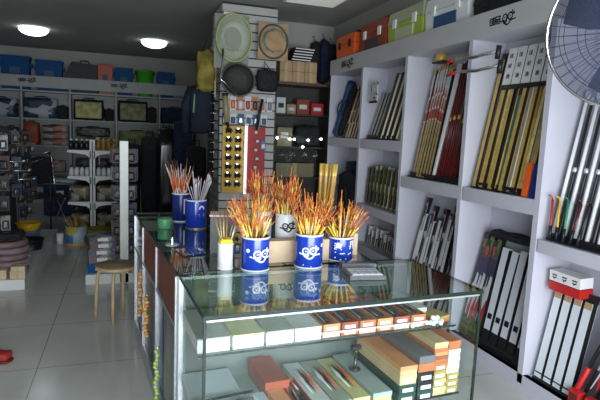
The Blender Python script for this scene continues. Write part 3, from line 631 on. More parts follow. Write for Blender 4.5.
MB().box((.27, LL / 2, .80), (LW - .04, LL - .04, .008)).build('inner_shelf', M('dark_green_shelf', (.05, .07, .06), .4), lc)
MB().box((LW - .008, LL / 2, .47), (.012, LL, .93)).box((LW / 2, LL - .008, .40), (LW, .012, .78)).box((LW / 2, LL / 2, .05), (LW - .03, LL - .04, .1)).build('body_panels', M('dark_board', (.05, .05, .05), .5), lc)
def Lc(u, v, z):
    c, s = math.cos(LR), math.sin(LR); return (LO.x + u * c - v * s, LO.y + u * s + v * c, z)
# white packets inside the left counter
for i, (u, v) in enumerate(((.12, .15), (.13, .42), (.33, .2), (.32, .5), (.14, .75), (.34, .85))):
    t = thing('white_packet', 'flat pale packet lying inside the left counter, %s from the near end' % ORD[i], 'packet', Lc(u, v, .8045), LR + .05 * i, 'pale packets inside the left counter')
    MB().box((0, 0, .01), (.15, .2, .02)).build('packet', M('pale_packet', (.40, .46, .42), .4, noise=.15), t, .003); MB().box((0, 0, .0205), (.1, .1, .002)).build('label', M('grey_green_lid'), t)
# bead cords hung on the left face
def cord(v, z0, z1, mat, label, r=.016):
    t = thing('bead_cord', label, 'cord', Lc(-.028, v, z1), LR)
    mb = MB(); n = int((z1 - z0) / .022)
    for k in range(n):
        mb.lathe([(0, -.012), (r * .8, -.006), (r, 0), (r * .8, .006), (0, .012)], (math.sin(k * 1.3) * .006, math.cos(k * 1.7) * .006, -.03 - k * .022), 8, k % 2, cap=False)
    mb.build('beads', mat, t); MB().path([(.02, 0, .0), (0, 0, -.01), (0, 0, -.03)], .003, 6).build('hook', CHROME, t)
OR2 = [M('orange_bead', (.75, .28, .05), .35), M('gold_bead', (.70, .50, .18), .3)]
cord(1.18, .34, .66, OR2, 'orange and gold bead cord hanging farther along the left counter face')
cord(.88, .30, .58, OR2, 'orange and gold bead cord hanging in the middle of the left counter face', .018)
cord(.44, .12, .42, [M('neon_green_bead', (.45, .75, .05), .4), M('pale_green_bead', (.5, .7, .3), .4)], 'neon green bead cord hanging low on the near left counter face', .012)

# ================================================================== CANS and FLOATS on the counter
def can(loc, r, h, body, rimm, label, rz=0, marks=(), cat='can', band=None, group=None, name='tin_can'):
    t = thing(name, label, cat, loc, rz, group)
    MB().lathe([(r - .002, 0), (r, .003), (r, h - .003), (r - .001, h), (r - .004, h), (r - .004, .006), (0, .005)], n=40, cap=False).build('body', body, t)
    MB().lathe([(r, h - .008), (r + .0025, h - .005), (r + .0025, h + .001), (r - .004, h + .001)], n=40, cap=False).build('rim', rimm, t)
    MB().lathe([(r, .0), (r + .002, .001), (r + .002, .006), (r, .007)], n=40, cap=False).build('bottom_rim', band or rimm, t)
    for lines, wd, ang, mt in marks:
        MB().strokes(lines, wd, on_can(r, ang)).build('logo', mt, [c for c in t.children if c.name.startswith('body')][0])
    return t
WM = M('white_ink', (.85, .86, .88), .5); ZT = .9505
A = [xf(LOGO, .054, .004, .078), .0072, 0, WM]
dots = [xf([arc(0, 0, .12, 0, 360, 8)], .04, -.062, .10), .009, 0, WM]
can((.588, 2.34, ZT), .066, .160, BLUEC, WHITEP, 'blue can with white ringed mark, leftmost of the three big blue float cans', .15, [A, dots])
can((.862, 2.35, ZT), .069, .165, BLUEC, WHITEP, 'blue can with white mark, middle of the three big blue float cans', .15,
    [[xf(LOGO, .052, -.03, .082), .0070, 0, WM], [xf([arc(0, 0, .2, 0, 360, 10), arc(0, 0, .08, 0, 360, 6)], .04, .042, .115), .003, 0, WM], [[[(-.06, .02), (-.02, .012), (.05, .018)]], .004, 0, WM]])
can((1.075, 2.45, ZT), .066, .125, BLUEC, WHITEP, 'shorter blue can with two white characters at the right', .1,
    [[xf(YU, .04, -.045, .082), .0055, 0, WM], [xf(JU, .042, .035, .088), .0055, 0, WM], [[[(-.06, .05), (-.03, .044), (-.01, .046)], [(.01, .04), (.03, .046), (.06, .042)]], .005, 0, WM], [[[(-.06, .022), (-.03, .014), (0, .016)]], .006, 0, WM]])
can((.448, 2.365, ZT), .036, .125, WHITEP, WHITEP, 'small plain white cup with yellow float tails left of the blue cans', 0, name='white_cup', cat='cup')
BI = M('black_ink', (.01, .01, .01), .5)
can((.705, 2.70, ZT), .058, .225, WHITEP, WHITEP, 'white can mostly hidden behind the leftmost blue can', 0, [[xf(LOGO, .03, .02, .19), .005, 0, BI]])
can((.818, 2.60, ZT), .058, .225, WHITEP, WHITEP, 'white can with bold black ringed mark behind the cardboard box', .1, [[xf(LOGO, .044, -.012, .160), .0075, .0, BI]])
GB = M('brass_band', (.6, .45, .15), .3, .6)
can((.445, 3.42, ZT), .067, .19, BLUEC, WHITEP, 'blue can with white shell mark holding white sticks on the far left counter', 0,
    [[[arc(.03, .135, .016, 180, 0, 8) + [(.014, .135)]], .010, 0, WM], [[[(.01, .10), (.05, .10)]], .005, 0, WM], [[[(.014, .09), (.046, .09)]], .003, 0, WM]], band=GB)
can((.375, 3.70, ZT), .062, .20, M('darker_blue_can', (.006, .02, .18), .3), WHITEP, 'darker blue can with white marks behind the shell can', .6, [[[[(-.02, .06), (-.02, .16), (.0, .15), (.0, .07)]], .008, 0, WM]])
t = thing('tape_roll', 'green tape roll standing left of the blue shell can', 'tape', (.245, 3.42, ZT)); MB().lathe([(.02, 0), (.045, 0), (.047, .006), (.047, .06), (.045, .066), (.02, .066), (.02, 0)], n=24, cap=False).build('roll', M('green_tape', (.08, .35, .15), .4), t); MB().lathe([(.0201, .002), (.0175, .002), (.0175, .064), (.0201, .064)], n=24, cap=False).build('core', CARD, t)

def float_mesh(seed, pal):
    R = random.Random(seed); L = R.uniform(.32, .40)
    b0 = R.uniform(.10, .16); bl = R.uniform(.08, .13)
    pts = [0, b0, b0 + .01, b0 + bl * .4, b0 + bl, b0 + bl + .015]
    rad = [.0010, .0014, .0030, .0052, .0034, .0016]
    mi = [0, 0, 1, 1, 2, 2]
    z = pts[-1]; k = 0
    while z < L - .02:
        z += R.uniform(.016, .03); pts.append(z); rad.append(.0018); mi.append((3, 4, 3, 2)[k % 4]); k += 1
    pts.append(L); rad.append(.0012); mi.append(3)
    bend = R.uniform(.0, .06)
    mb = MB().path([(bend * (q / L) ** 2, 0, q) for q in pts], rad, 5, mi)
    for i in range(6):                                     # short side whiskers tied along the tip
        a = R.uniform(0, 6.28); q = R.uniform(L * .45, L * .9); ln = R.uniform(.018, .04)
        mb.path([(bend * (q / L) ** 2, 0, q), (bend * (q / L) ** 2 + math.cos(a) * ln * .6, math.sin(a) * ln * .6, q + ln)], [.0011, .0008], 3, [2, 3, 4][i % 3], caps=False)
    return mb.mesh('fishing_float', pal)
ORP = M('float_orange', (.80, .22, .04), .4); ORR = M('float_red', (.60, .06, .02), .4); YLP = M('float_yellow', (.95, .68, .10), .4); BRP = M('float_brown', (.20, .07, .025), .4); STM = M('float_stem', (.75, .62, .25), .4); OLP = M('float_pale', (.85, .75, .40), .4)
PALS = [[STM, YLP, ORP, ORR, BRP], [YLP, OLP, YLP, ORP, ORR], [STM, BRP, ORP, ORP, YLP], [YLP, YLP, BRP, ORP, BRP]]
FM = [float_mesh(i, PALS[i % 4]) for i in range(12)]
def bunch(cx, cy, z, r, h, n, meshes, label, group, tmax=.55, name='fishing_float', scale=(.85, 1.0), cat='float', lean=(0, 0), seed=1):
    R = random.Random(seed)
    for i in range(n):
        a = R.uniform(0, 2 * PI); q = R.random() ** .38; rr = r * .88
        top = Vector((math.cos(a), math.sin(a), 0)) * rr * q
        opp = -top * R.uniform(.1, .95) + Vector((R.uniform(-.01, .01), R.uniform(-.01, .01), 0))
        if opp.length > rr * .9: opp = opp.normalized() * rr * .9
        if lean != (0, 0): top = (top + Vector((lean[0], lean[1], 0)) * rr).normalized() * min(rr, (top + Vector((lean[0], lean[1], 0)) * rr).length)
        d = Vector((top.x - opp.x, top.y - opp.y, h)).normalized()
        o = bpy.data.objects.new(name, R.choice(meshes)); C.objects.link(o)
        o.location = (cx + opp.x, cy + opp.y, z + .008)
        o.rotation_euler = (d.to_track_quat('Z', 'Y') @ Euler((0, 0, R.uniform(0, 6.28))).to_quaternion()).to_euler()
        s = R.uniform(*scale); o.scale = (1.0, 1.0, s)
        tag(o, label, cat, group)
bunch(.588, 2.34, ZT, .062, .16, 56, FM, 'thin orange brown tipped fishing float bunched in the leftmost big blue can', 'floats in the leftmost big blue can', seed=2, lean=(-.35, 0))
bunch(.862, 2.35, ZT, .065, .165, 62, FM, 'thin orange tipped fishing float bunched in the middle big blue can', 'floats in the middle big blue can', seed=3)
bunch(1.075, 2.45, ZT, .062, .125, 52, FM, 'thin orange red tipped fishing float bunched in the shorter blue can', 'floats in the shorter blue can', seed=4, scale=(.75, .93))
bunch(.705, 2.70, ZT, .054, .225, 46, FM, 'orange red fishing float bunched in the hidden white can', 'floats in the hidden white can', seed=5, scale=(1.0, 1.2))
bunch(.818, 2.60, ZT, .054, .225, 50, FM, 'orange fishing float bunched in the white can with black mark', 'floats in the white can with black mark', seed=6, scale=(1.0, 1.2))
def stick_mesh(name, L, r, cols, bands):
    return MB().path([(0, 0, L * b) for b in bands], r if isinstance(r, list) else [r] * len(bands), 5, list(range(len(bands) - 1)) + [len(bands) - 2]).mesh(name, cols)
BRT = M('bronze_stem', (.35, .22, .07), .3, .4)
cm = [stick_mesh('fishing_float', .30, [.003, .0016, .0012, .001, .001], [YLP, BRT, BRT, BRP], [0, .45, .6, .8, 1]), stick_mesh('fishing_float', .27, [.003, .0016, .0012, .001, .001], [YLP, BRT, OLP, BRT], [0, .45, .6, .8, 1])]
bunch(.448, 2.365, ZT, .034, .125, 26, cm, 'thin bronze stemmed float fanned out of the small white cup', 'floats in the small white cup', seed=7, name='stick_float')
y_ = thing('yellow_foam', 'yellow foam plug at the mouth of the small white cup', 'foam', (.448, 2.365, ZT + .122)); MB().soft((0, 0, .012), (.066, .066, .028), 0, .003, 4, .6, 5).build('foam_pad', M('yellow_foam', (.9, .62, .04), .8, bump=.5, nscale=60), y_)
wm = [stick_mesh('fishing_float', .40, [.0025, .0025, .003, .003, .001], [M('pale_lilac', (.70, .62, .68), .4), M('pale_lilac'), WHITEP, ORR], [0, .5, .9, .96, 1]), stick_mesh('fishing_float', .37, [.0025, .0025, .003, .003, .001], [M('pale_lilac'), M('pale_grey_lilac', (.5, .46, .52), .4), WHITEP, WHITEP], [0, .5, .9, .96, 1])]
bunch(.445, 3.42, ZT, .06, .19, 26, wm, 'pale lilac stick float with white end in the blue shell can', 'pale sticks in the shell can', seed=8, lean=(.45, 0), scale=(.75, .98), name='stick_float')
rm = [stick_mesh('fishing_float', .50, [.002, .002, .0045, .003, .002, .002], [M('green_stem', (.2, .35, .12), .4), OLP, ORR, M('salmon_tip', (.75, .30, .20), .4), WHITEP], [0, .4, .55, .7, .85, 1]), stick_mesh('fishing_float', .54, [.002, .002, .0045, .003, .002, .002], [M('green_stem'), WHITEP, ORP, M('salmon_tip'), BRP], [0, .4, .55, .7, .85, 1])]
bunch(.375, 3.70, ZT, .056, .20, 42, rm, 'red and orange banded stick float fanned out of the darker blue can', 'banded floats in the darker blue can', seed=9, lean=(-.3, 0), scale=(.64, .84), name='stick_float')

# cardboard boxes and card behind the cans
t = thing('cardboard_box', 'plain tan cardboard box behind the two big blue cans', 'box', (.85, 2.475, ZT), math.radians(2)); MB().box((0, 0, .055), (.34, .07, .11)).build('box_body', CARDL, t, .002); MB().box((0, 0, .111), (.06, .07, .002)).build('tape', TAPE, t)
t = thing('cardboard_box', 'tan cardboard box partly hidden behind the shorter blue can', 'box', (1.125, 2.56, ZT), math.radians(2)); MB().box((0, 0, .06), (.17, .07, .12)).build('box_body', CARDL, t, .002); MB().box((0, 0, .121), (.04, .07, .002)).build('tape', TAPE, t)
t = thing('pink_topped_box', 'dark box with a pale pink top behind the small white cup', 'box', (.50, 2.72, ZT), math.radians(-12)); MB().box((0, 0, .10), (.13, .12, .20)).build('box_body', M('dark_grey_panel'), t, .002); MB().box((0, 0, .204), (.14, .13, .008)).build('top', M('pale_pink_card', (.88, .66, .60), .6), t)
t = thing('tube_holder', 'black pot holding gold tubes behind the middle blue can', 'pot', (1.13, 2.86, ZT)); MB().lathe([(.05, 0), (.055, .004), (.058, .16), (.054, .16), (.05, .008), (0, .007)], n=24, cap=False).build('pot_body', BLACK, t); MB().lathe([(.058, .15), (.061, .153), (.061, .162), (.056, .163)], n=24, cap=False).build('rim', BLACK, t)
for i in range(7):
    a = i * 2 * PI / 6; q = .030 if i < 6 else 0
    o = MB().path([(0, 0, 0), (.012, 0, .40), (.014, 0, .47)], [.010, .011, .011], 8, [0, 1, 1]).build('gold_tube', [M('amber_gold', (.42, .24, .05), .35, noise=.2), GOLD], loc=(1.13 + math.cos(a) * q, 2.86 + math.sin(a) * q, ZT + .009)); o.rotation_euler = (0, math.cos(a) * .04 + .02, 0)
    tag(o, 'gold tube standing in the black pot behind the middle blue can', 'tube', 'gold tubes in the black pot')
# calculator
t = thing('calculator', 'grey desk calculator with a pale screen at the right of the glass top', 'calculator', (1.06, 2.15, ZT), math.radians(-28)); t.rotation_euler = (math.radians(0), 0, math.radians(-8))
MB().box((0, 0, .012), (.17, .20, .02)).box((0, .07, .03), (.17, .06, .025)).build('body', M('calculator_dark', (.05, .055, .06), .35), t, .004)
MB().box((0, -.03, .0235), (.145, .12, .004)).build('face_plate', M('pale_grey_plate', (.55, .58, .62), .3), t, .001)
MB().box((0, .068, .0435), (.12, .035, .002)).build('display', M('display_dark', (.03, .04, .05), .15), t)
kb = MB()
for i in range(5):
    for j in range(4): kb.box((-.056 + i * .028, -.075 + j * .028, .0265), (.02, .018, .003))
kb.build('keys', M('key_grey', (.42, .45, .5), .4), t)
# acrylic tray and wire rack
t = thing('clear_tray', 'small clear acrylic rack with wire lines on the left counter top', 'rack', (.33, 2.72, ZT), math.radians(12))
MB().box((0, 0, .004), (.13, .16, .006)).build('base_plate', glass_mat('acrylic', (.82, .88, .86), 1.5, 0, 2.5), t)
wr = MB()
for k in range(6): wr.path([(-.055 + k * .022, -.07, .008), (-.055 + k * .022, .06, .03)], .0015, 5)
wr.build('wires', CHROME, t)
t = thing('clear_cone', 'small clear pointed stand at the left edge of the counter top', 'stand', (.25, 2.92, ZT)); MB().lathe([(.035, 0), (.035, .004), (.02, .05), (.012, .11), (.004, .12)], n=16).build('cone', glass_mat('acrylic', (.82, .88, .86), 1.5, 0, 2.5), t); MB().lathe([(.038, 0), (.038, .003)], n=16).build('foot', WHITEP, t)

# ================================================================== STOOL
t = thing('stool', 'round bentwood stool with worn wooden seat beside the left counter', 'stool', (-.065, 4.45, 0))
MB().lathe([(0, .435), (.155, .435), (.165, .440), (.168, .450), (.162, .460), (.0, .463)], n=36, cap=False).build('seat', SEATW, t)
MB().lathe([(.150, .425), (.168, .428), (.171, .440), (.169, .455), (.160, .455), (.150, .434)], n=36, cap=False).build('seat_rim', PINE, t)
for k, a in enumerate((-100, -15, 75, 160)):
    d = Vector((math.cos(math.radians(a)), math.sin(math.radians(a)), 0))
    MB().path([d * .04 + Vector((0, 0, .424)), d * .115 + Vector((0, 0, .42)), d * .150 + Vector((0, 0, .395)), d * .166 + Vector((0, 0, .34)), d * .175 + Vector((0, 0, .2)), d * .185], [.014] * 6, 8).build('leg', PINE, t)
for a in (30, 120):
    d = Vector((math.cos(math.radians(a)), math.sin(math.radians(a)), 0))
    MB().path([d * .14 + Vector((0, 0, .418)), Vector((0, 0, .418)), d * -.14 + Vector((0, 0, .418))], .009, 8).build('brace', PINE, t)
t = thing('slipper', 'red slipper lying on the floor at the left edge', 'slipper', (-.84, 3.76, 0), 1.2); MB().soft((0, 0, .012), (.10, .26, .024), 0, .0, 5, .45, 1).build('sole', M('dark_red_rubber', (.12, .01, .01), .5), t); MB().soft((0, -.05, .045), (.10, .13, .05), 0, .002, 5, .5, 2).build('upper', M('red_cloth', (.35, .02, .02), .7), t)

# ================================================================== FAN
FD = Vector((1.455, 1.225, 1.955))
t = thing('wall_fan', 'large wall fan with dark blades and wire guard at the upper right corner', 'fan', (1.455, 1.225, 0))
dirv = Vector((-.86, -.48, -.16)).normalized()      # the fan blows towards the photographer
Rf = dirv.to_track_quat('Z', 'Y').to_matrix()
FC = Vector((0, 0, FD.z))
def fpt(x, y, z): return FC + Rf @ Vector((x, y, z))
FR = .235
mb = MB(); mb.path([fpt(FR * math.cos(a * PI / 24), FR * math.sin(a * PI / 24), 0) for a in range(48)], .0055, 8, closed=True); mb.build('guard_rim', CHROME, t)
def guard(sgn):
    mb = MB()
    for k in range(40):
        a = 2 * PI * k / 40; mb.path([fpt(r_ * math.cos(a + .25 * (FR - r_)), r_ * math.sin(a + .25 * (FR - r_)), sgn * .055 * (1 - (r_ / FR) ** 3)) for r_ in (.04, .10, .16, .20, .228, FR)], .0009, 4)
    for r_ in (.06, .13, .19): mb.path([fpt(r_ * math.cos(a * PI / 20), r_ * math.sin(a * PI / 20), sgn * .055 * (1 - (r_ / FR) ** 3)) for a in range(40)], .0012, 4, closed=True)
    return mb
guard(1).build('guard', M('dark_blue_wire', (.015, .02, .035), .4, .0), t); guard(-1).build('guard', M('dark_blue_wire'), t)
MB().lathe([(0, .062), (.035, .06), (.045, .055), (.045, .05), (0, .05)], (0, 0, 0), 24, cap=False, rot=None).build('badge', M('dark_blue_plastic', (.02, .03, .06), .3), t).matrix_local = Matrix.Translation(FC) @ Rf.to_4x4()
mb = MB(); mb.lathe([(.0, .058), (.10, .054), (.16, .042), (.205, .02), (.232, .0)], n=40, cap=False); o = mb.build('dust_cover', M('smoky_cover', (.035, .045, .09), .2, alpha=.62), t); o.matrix_local = Matrix.Translation(FC) @ Rf.to_4x4()
FB = M('smoky_blade', (.03, .035, .06), .25, alpha=.75)
for k in range(3):
    mb = MB(); pts = []
    a0 = 2 * PI * k / 3 + .5
    for a, r_ in ((-.25, .03), (-.62, .12), (-.55, .20), (-.1, .215), (.35, .19), (.45, .11), (.3, .03)): pts.append(fpt(r_ * math.cos(a0 + a), r_ * math.sin(a0 + a), -.012 + .03 * a))
    mb.prism(pts, Rf @ Vector((0, 0, .003))); mb.build('blade', FB, t)
MB().lathe([(.03, .02), (.035, .0), (.05, -.06), (.062, -.07), (.066, -.14), (.05, -.19), (.0, -.2)], n=24).build('motor', M('dark_blue_plastic'), t).matrix_local = Matrix.Translation(FC) @ Rf.to_4x4()
WM_ = Vector((XF - 1.455 - .02, 1.66 - 1.225, 1.88))      # wall plate on the front edge of the nearest cabinet end
MB().path([fpt(0, 0, -.14), fpt(0, 0, -.14) + Vector((.02, .02, -.08)), fpt(0, 0, -.14) + Vector((.12, .05, -.10)), WM_ + Vector((-.02, 0, 0))], [.03, .026, .018, .018], 12).build('arm', BLACK, t)
MB().box(WM_, (.03, .10, .16)).build('wall_plate', BLACK, t, .004)

# ================================================================== PILLAR STOCK: nets, packs, boards
def net(x, y, z, rx, rz_, rim, netm, label, depth=.06, cardm=None, handle=True, tilt=0):
    t = thing('landing_net', label, 'landing net', (x, y, z), 0)
    if cardm: MB().box((0, .02, 0), (rx * 2.15, .012, rz_ * 2.2)).build('backing_card', cardm, t)
    R = Euler((0, tilt, 0)).to_matrix()
    mb = MB().path([R @ Vector((rx * math.cos(a * PI / 20), 0, rz_ * math.sin(a * PI / 20))) for a in range(40)], .011, 8, closed=True); mb.build('rim', rim, t)
    mb = MB(); prof = [(1, 0), (.93, .5), (.8, .8), (.5, .97), (.0, 1)]
    mb.lathe([(k, -j * depth) for k, j in prof], n=32, cap=False, sx=rx, sy=rz_, rot=R @ Euler((PI / 2, 0, 0)).to_matrix()); mb.build('net_bag', netm, t)
    mb = MB()
    for i in range(5): mb.path([R @ Vector((rx * math.cos(a0), -.02 - depth * .7, rz_ * .9 * math.sin(a0))) * .8 for a0 in (i * .7, i * .7 + .4, i * .7 + 1.4, i * .7 + 2.6)], .004, 5)
    mb.build('folds', netm if not isinstance(netm, list) else netm[0], t)
    MB().path([(0, .0, rz_), (0, .10, rz_ + .03), (0, PY - y + .01, rz_ + .03)], .005, 6).build('hook', CHROME, t)
    if handle: MB().path([R @ Vector((0, 0, -rz_)), R @ Vector((.02, 0, -rz_ - .12))], .013, 8).build('handle', BLACK, t)
    return t
LN = M('yellow_green_rim', (.42, .52, .15), .4)
net(1.17, 5.93, 2.64, .20, .26, LN, net_mat('grey_net', (.50, .54, .44), 90, 1.0), 'landing net with yellow green rim and pale grey mesh at the top of the pillar', .10, handle=False)
bag = thing('clear_sleeve', 'loose clear plastic sleeve behind the yellow green landing net', 'sleeve', (1.14, 6.03, 2.61)); MB().box((.02, .0, 0), (.40, .01, .60)).build('sleeve', M('milky_plastic_film', (.42, .44, .38), .3, alpha=.55), bag); MB().box((-.02, -.01, .31), (.12, .012, .03)).box((.05, .06, .31), (.02, .13, .012)).build('hanger', WHITEP, bag)
net(1.64, 5.97, 2.65, .17, .19, M('dark_grey_rim', (.07, .08, .08), .4), [TEAL], 'landing net of teal mesh on a brown card, right of the yellow green one', .05, CARD, handle=False)
net(1.22, 5.90, 2.18, .19, .18, M('dark_grey_rim'), [M('charcoal_mesh', (.035, .04, .035), .7, noise=.3, nscale=40)], 'charcoal landing net hanging below the yellow green one', .10, handle=False, tilt=.3)
t = thing('net_pole', 'thin silver folded pole sticking out left of the charcoal net', 'pole', (1.03, 5.85, 2.22)); MB().path([(0, 0, .2), (-.02, 0, -.05), (.18, 0, -.22)], .007, 8).build('tube', CHROME, t); MB().path([(0, 0, .2), (0, 0, .28)], .011, 8).build('grip', BLACK, t)
t = thing('black_bag', 'black drawstring bag hanging below the teal net', 'bag', (1.58, 5.98, 2.2)); MB().soft((0, 0, 0), (.26, .12, .26), 0, .015, 4, .5, 21).build('bag_body', BLACKM, t); MB().path([(-.04, 0, .12), (0, .16, .24), (.04, 0, .12)], .006, 6).build('string', BLACK, t)
t = thing('yellow_bag', 'crumpled yellow cloth bag hanging on the left side of the pillar', 'bag', (.90, 6.2, 2.28)); MB().soft((0, 0, 0), (.22, .14, .48), 0, .022, 5, .4, 22).build('bag_body', M('mustard_cloth', (.24, .19, .03), .8, noise=.4, bump=.5), t); MB().path([(-.05, 0, .22), (0, 0, .36), (.05, 0, .22)], .006, 6).build('strap', BLACKM, t); MB().path([(.1, -.05, -.3), (.1, -.05, .2)], .01, 6).build('stick', CARDL, t)
# jacket
t = thing('jacket', 'dark navy jacket with pale green stripe hanging left of the pillar', 'jacket', (.88, 6.45, 0))
JK = M('navy_jacket_cloth', (.006, .012, .026), .85, noise=.4, bump=.5)
MB().soft((0, 0, 1.84), (.28, .16, .58), 0, .018, 6, .35, 31).build('torso', JK, t); MB().path([(-.11, 0, 2.10), (-.18, 0, 1.9), (-.19, -.03, 1.56)], [.06, .055, .045], 10).build('sleeve', JK, t); MB().path([(.11, 0, 2.10), (.15, 0, 1.9), (.16, -.03, 1.56)], [.06, .055, .045], 10).build('sleeve', JK, t)
MB().path([(-.06, -.06, 2.08), (-.04, -.075, 2.17), (.04, -.075, 2.17), (.06, -.06, 2.08)], .026, 8).build('collar', JK, t); MB().path([(-.09, -.09, 2.02), (-.10, -.095, 1.80)], .010, 6).build('stripe', M('pale_green_trim', (.25, .38, .2), .6), t)
MB().path([(0, 0, 2.12), (0, 0, 2.30), (.02, 0, 2.33), (.04, 0, 2.30)], .005, 6).build('hanger_hook', CHROME, t)
def pack(name, loc, w_, h, d_, card, prod, label, cat='package', group=None, rz=0, round_=False):
    t = thing(name, label, cat, loc, rz, group)
    MB().box((0, 0, 0), (w_, .004, h)).build('card', card, t)
    if round_: MB().lathe([(0, 0), (w_ * .35, .002), (w_ * .35, d_), (0, d_ + .004)], (0, -.003, -h * .1), 12, rot=Euler((PI / 2, 0, 0)).to_matrix(), cap=False).build('product', prod, t)
    else: MB().soft((0, -d_ / 2 - .002, -h * .1), (w_ * .7, d_, h * .6), 0, .002, 3, .35, 1).build('product', prod, t)
    return t
# upper packs on the pillar front
for i, (x, c, p, d) in enumerate(((1.13, PAPER, BROWN, 'white carded brown lure pack'), (1.21, PAPER, ORANGE, 'white carded orange lure pack'), (1.30, M('orange_card', (.6, .18, .05), .5), PAPER, 'orange carded white lure pack'), (1.39, PAPER, REDP, 'white carded red lure pack'), (1.48, M('orange_card'), BLACK, 'orange carded black lure pack'), (1.57, PAPER, ORANGE, 'white carded orange float pack'), (1.66, PAPER, M('mid_grey_plastic'), 'white carded grey lure pack'))):
    pack('lure_pack', (x, 6.13, 1.93), .07, .17, .025, c, p, d + ', %s from the left in the row under the nets' % ORD[i], group='lure packs in the row under the nets')
for i in range(6):
    x = 1.12 + i * .095
    pack('lure_pack', (x, 6.13, 1.74), .075, .13, .02, (M('blue_card', (.03, .10, .25), .5), PAPER)[i % 2], (SILVER, M('blue_card'))[i % 2], '%s lure pack, %s from the left over the yellow and red boards' % (('blue carded', 'white carded')[i % 2], ORD[i]), group='lure packs over the yellow and red boards')
t = thing('display_tube', 'tan capped tube hanging at the left of the pillar front', 'tube', (1.10, 6.04, 1.85)); MB().path([(0, 0, .16), (.03, 0, -.15)], .034, 16).build('tube_body', M('tan_tube', (.38, .30, .17), .4), t); MB().path([(-.002, 0, .18), (0, 0, .15)], .037, 16).build('cap', BLACK, t); MB().path([(.03, 0, -.15), (.07, 0, -.27)], [.018, .008], 8).build('tip', BLACK, t)
t = thing('display_tube', 'slim black tube with silver edge hanging right of centre on the pillar', 'tube', (1.52, 6.06, 1.83)); MB().path([(.03, 0, .16), (-.03, 0, -.2)], .016, 12).build('tube_body', BLACK, t); MB().path([(.05, 0, .16), (-.01, 0, -.2)], .005, 8).build('edge', SILVER, t)
# yellow and red boards
t = thing('yellow_board', 'yellow display board with rows of black reels on the pillar front', 'board', (1.215, 6.10, 1.26)); MB().box((0, 0, 0), (.25, .012, .80)).build('board', M('yellow_board_paint', (.70, .42, .03), .5), t, .002); MB().box((0, -.004, .41), (.26, .02, .02)).build('top_strip', BLACK, t)
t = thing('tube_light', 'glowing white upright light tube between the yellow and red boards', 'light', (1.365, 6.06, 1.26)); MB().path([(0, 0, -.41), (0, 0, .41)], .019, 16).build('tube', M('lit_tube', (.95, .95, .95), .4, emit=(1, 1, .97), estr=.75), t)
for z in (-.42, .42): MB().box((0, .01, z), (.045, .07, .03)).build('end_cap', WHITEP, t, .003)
t = thing('red_board', 'red display board with hanging white packs on the pillar front', 'board', (1.50, 6.10, 1.26)); MB().box((0, 0, 0), (.22, .012, .80)).build('board', M('red_board_paint', (.45, .02, .02), .5), t, .002); MB().box((0, -.004, .41), (.23, .02, .02)).build('top_strip', BLACK, t)
def reel():
    t = bpy.data.objects.new('fishing_reel', None); C.objects.link(t)
    MB().lathe([(0, -.03), (.03, -.03), (.033, -.02), (.02, -.015), (.02, .015), (.033, .02), (.03, .03), (0, .03)], (0, -.035, 0), 14, rot=Euler((0, PI / 2, 0)).to_matrix(), cap=False).build('spool', BLACK, t)
    MB().path([(.03, -.035, 0), (.04, -.06, .0), (.055, -.06, .0)], .005, 6).build('crank', BLACK, t); MB().lathe([(0, 0), (.008, .002), (.009, .012), (0, .016)], (.055, -.06, -.006), 8, cap=False).build('knob', WHITEP, t)
    MB().box((0, -.004, .02), (.03, .008, .04)).build('foot', CHROME, t); return t
rp = reel(); first = True
for j in range(7):
    for i in range(2):
        L_ = 'black reel, %s from the top in the %s column of the yellow board' % (ORD[j], ('left', 'right')[i])
        loc = (1.155 + i * .115, 6.09, 1.60 - j * .105)
        if first: rp.location = loc; tag(rp, L_, 'reel', 'black reels on the yellow board'); first = False
        else: tag(dup(rp, loc), L_, 'reel', 'black reels on the yellow board')
for j in range(7):
    pack('hook_pack', (1.49 + .02 * (j % 2), 6.085, 1.60 - j * .105), .05, .055, .02, M('dark_red_print'), PAPER, 'small white pack, %s from the top on the red board' % ORD[j], group='small white packs on the red board')
pack('hook_pack', (1.58, 6.075, 1.44), .06, .10, .02, M('bright_blue_card', (.03, .18, .5), .4), WHITEP, 'bright blue pack at the right edge of the red board')
# pegs with packs on the pillar's left side
for j in range(9):
    z = 2.0 - j * .115
    t = thing('hook_strip', 'dark hanging strip, %s from the top on the left side of the pillar' % ORD[j], 'strip', (1.05, 6.45, z), 0, 'dark strips on the left side of the pillar')
    MB().box((-.02, 0, 0), (.05, .48, .095)).build('packs', M('dark_mixed', (.035, .033, .03), .5, noise=.6, nscale=18), t); MB().path([(.01, -.26, .03), (-.10, -.27, .03)], .004, 6).build('peg', CHROME, t)

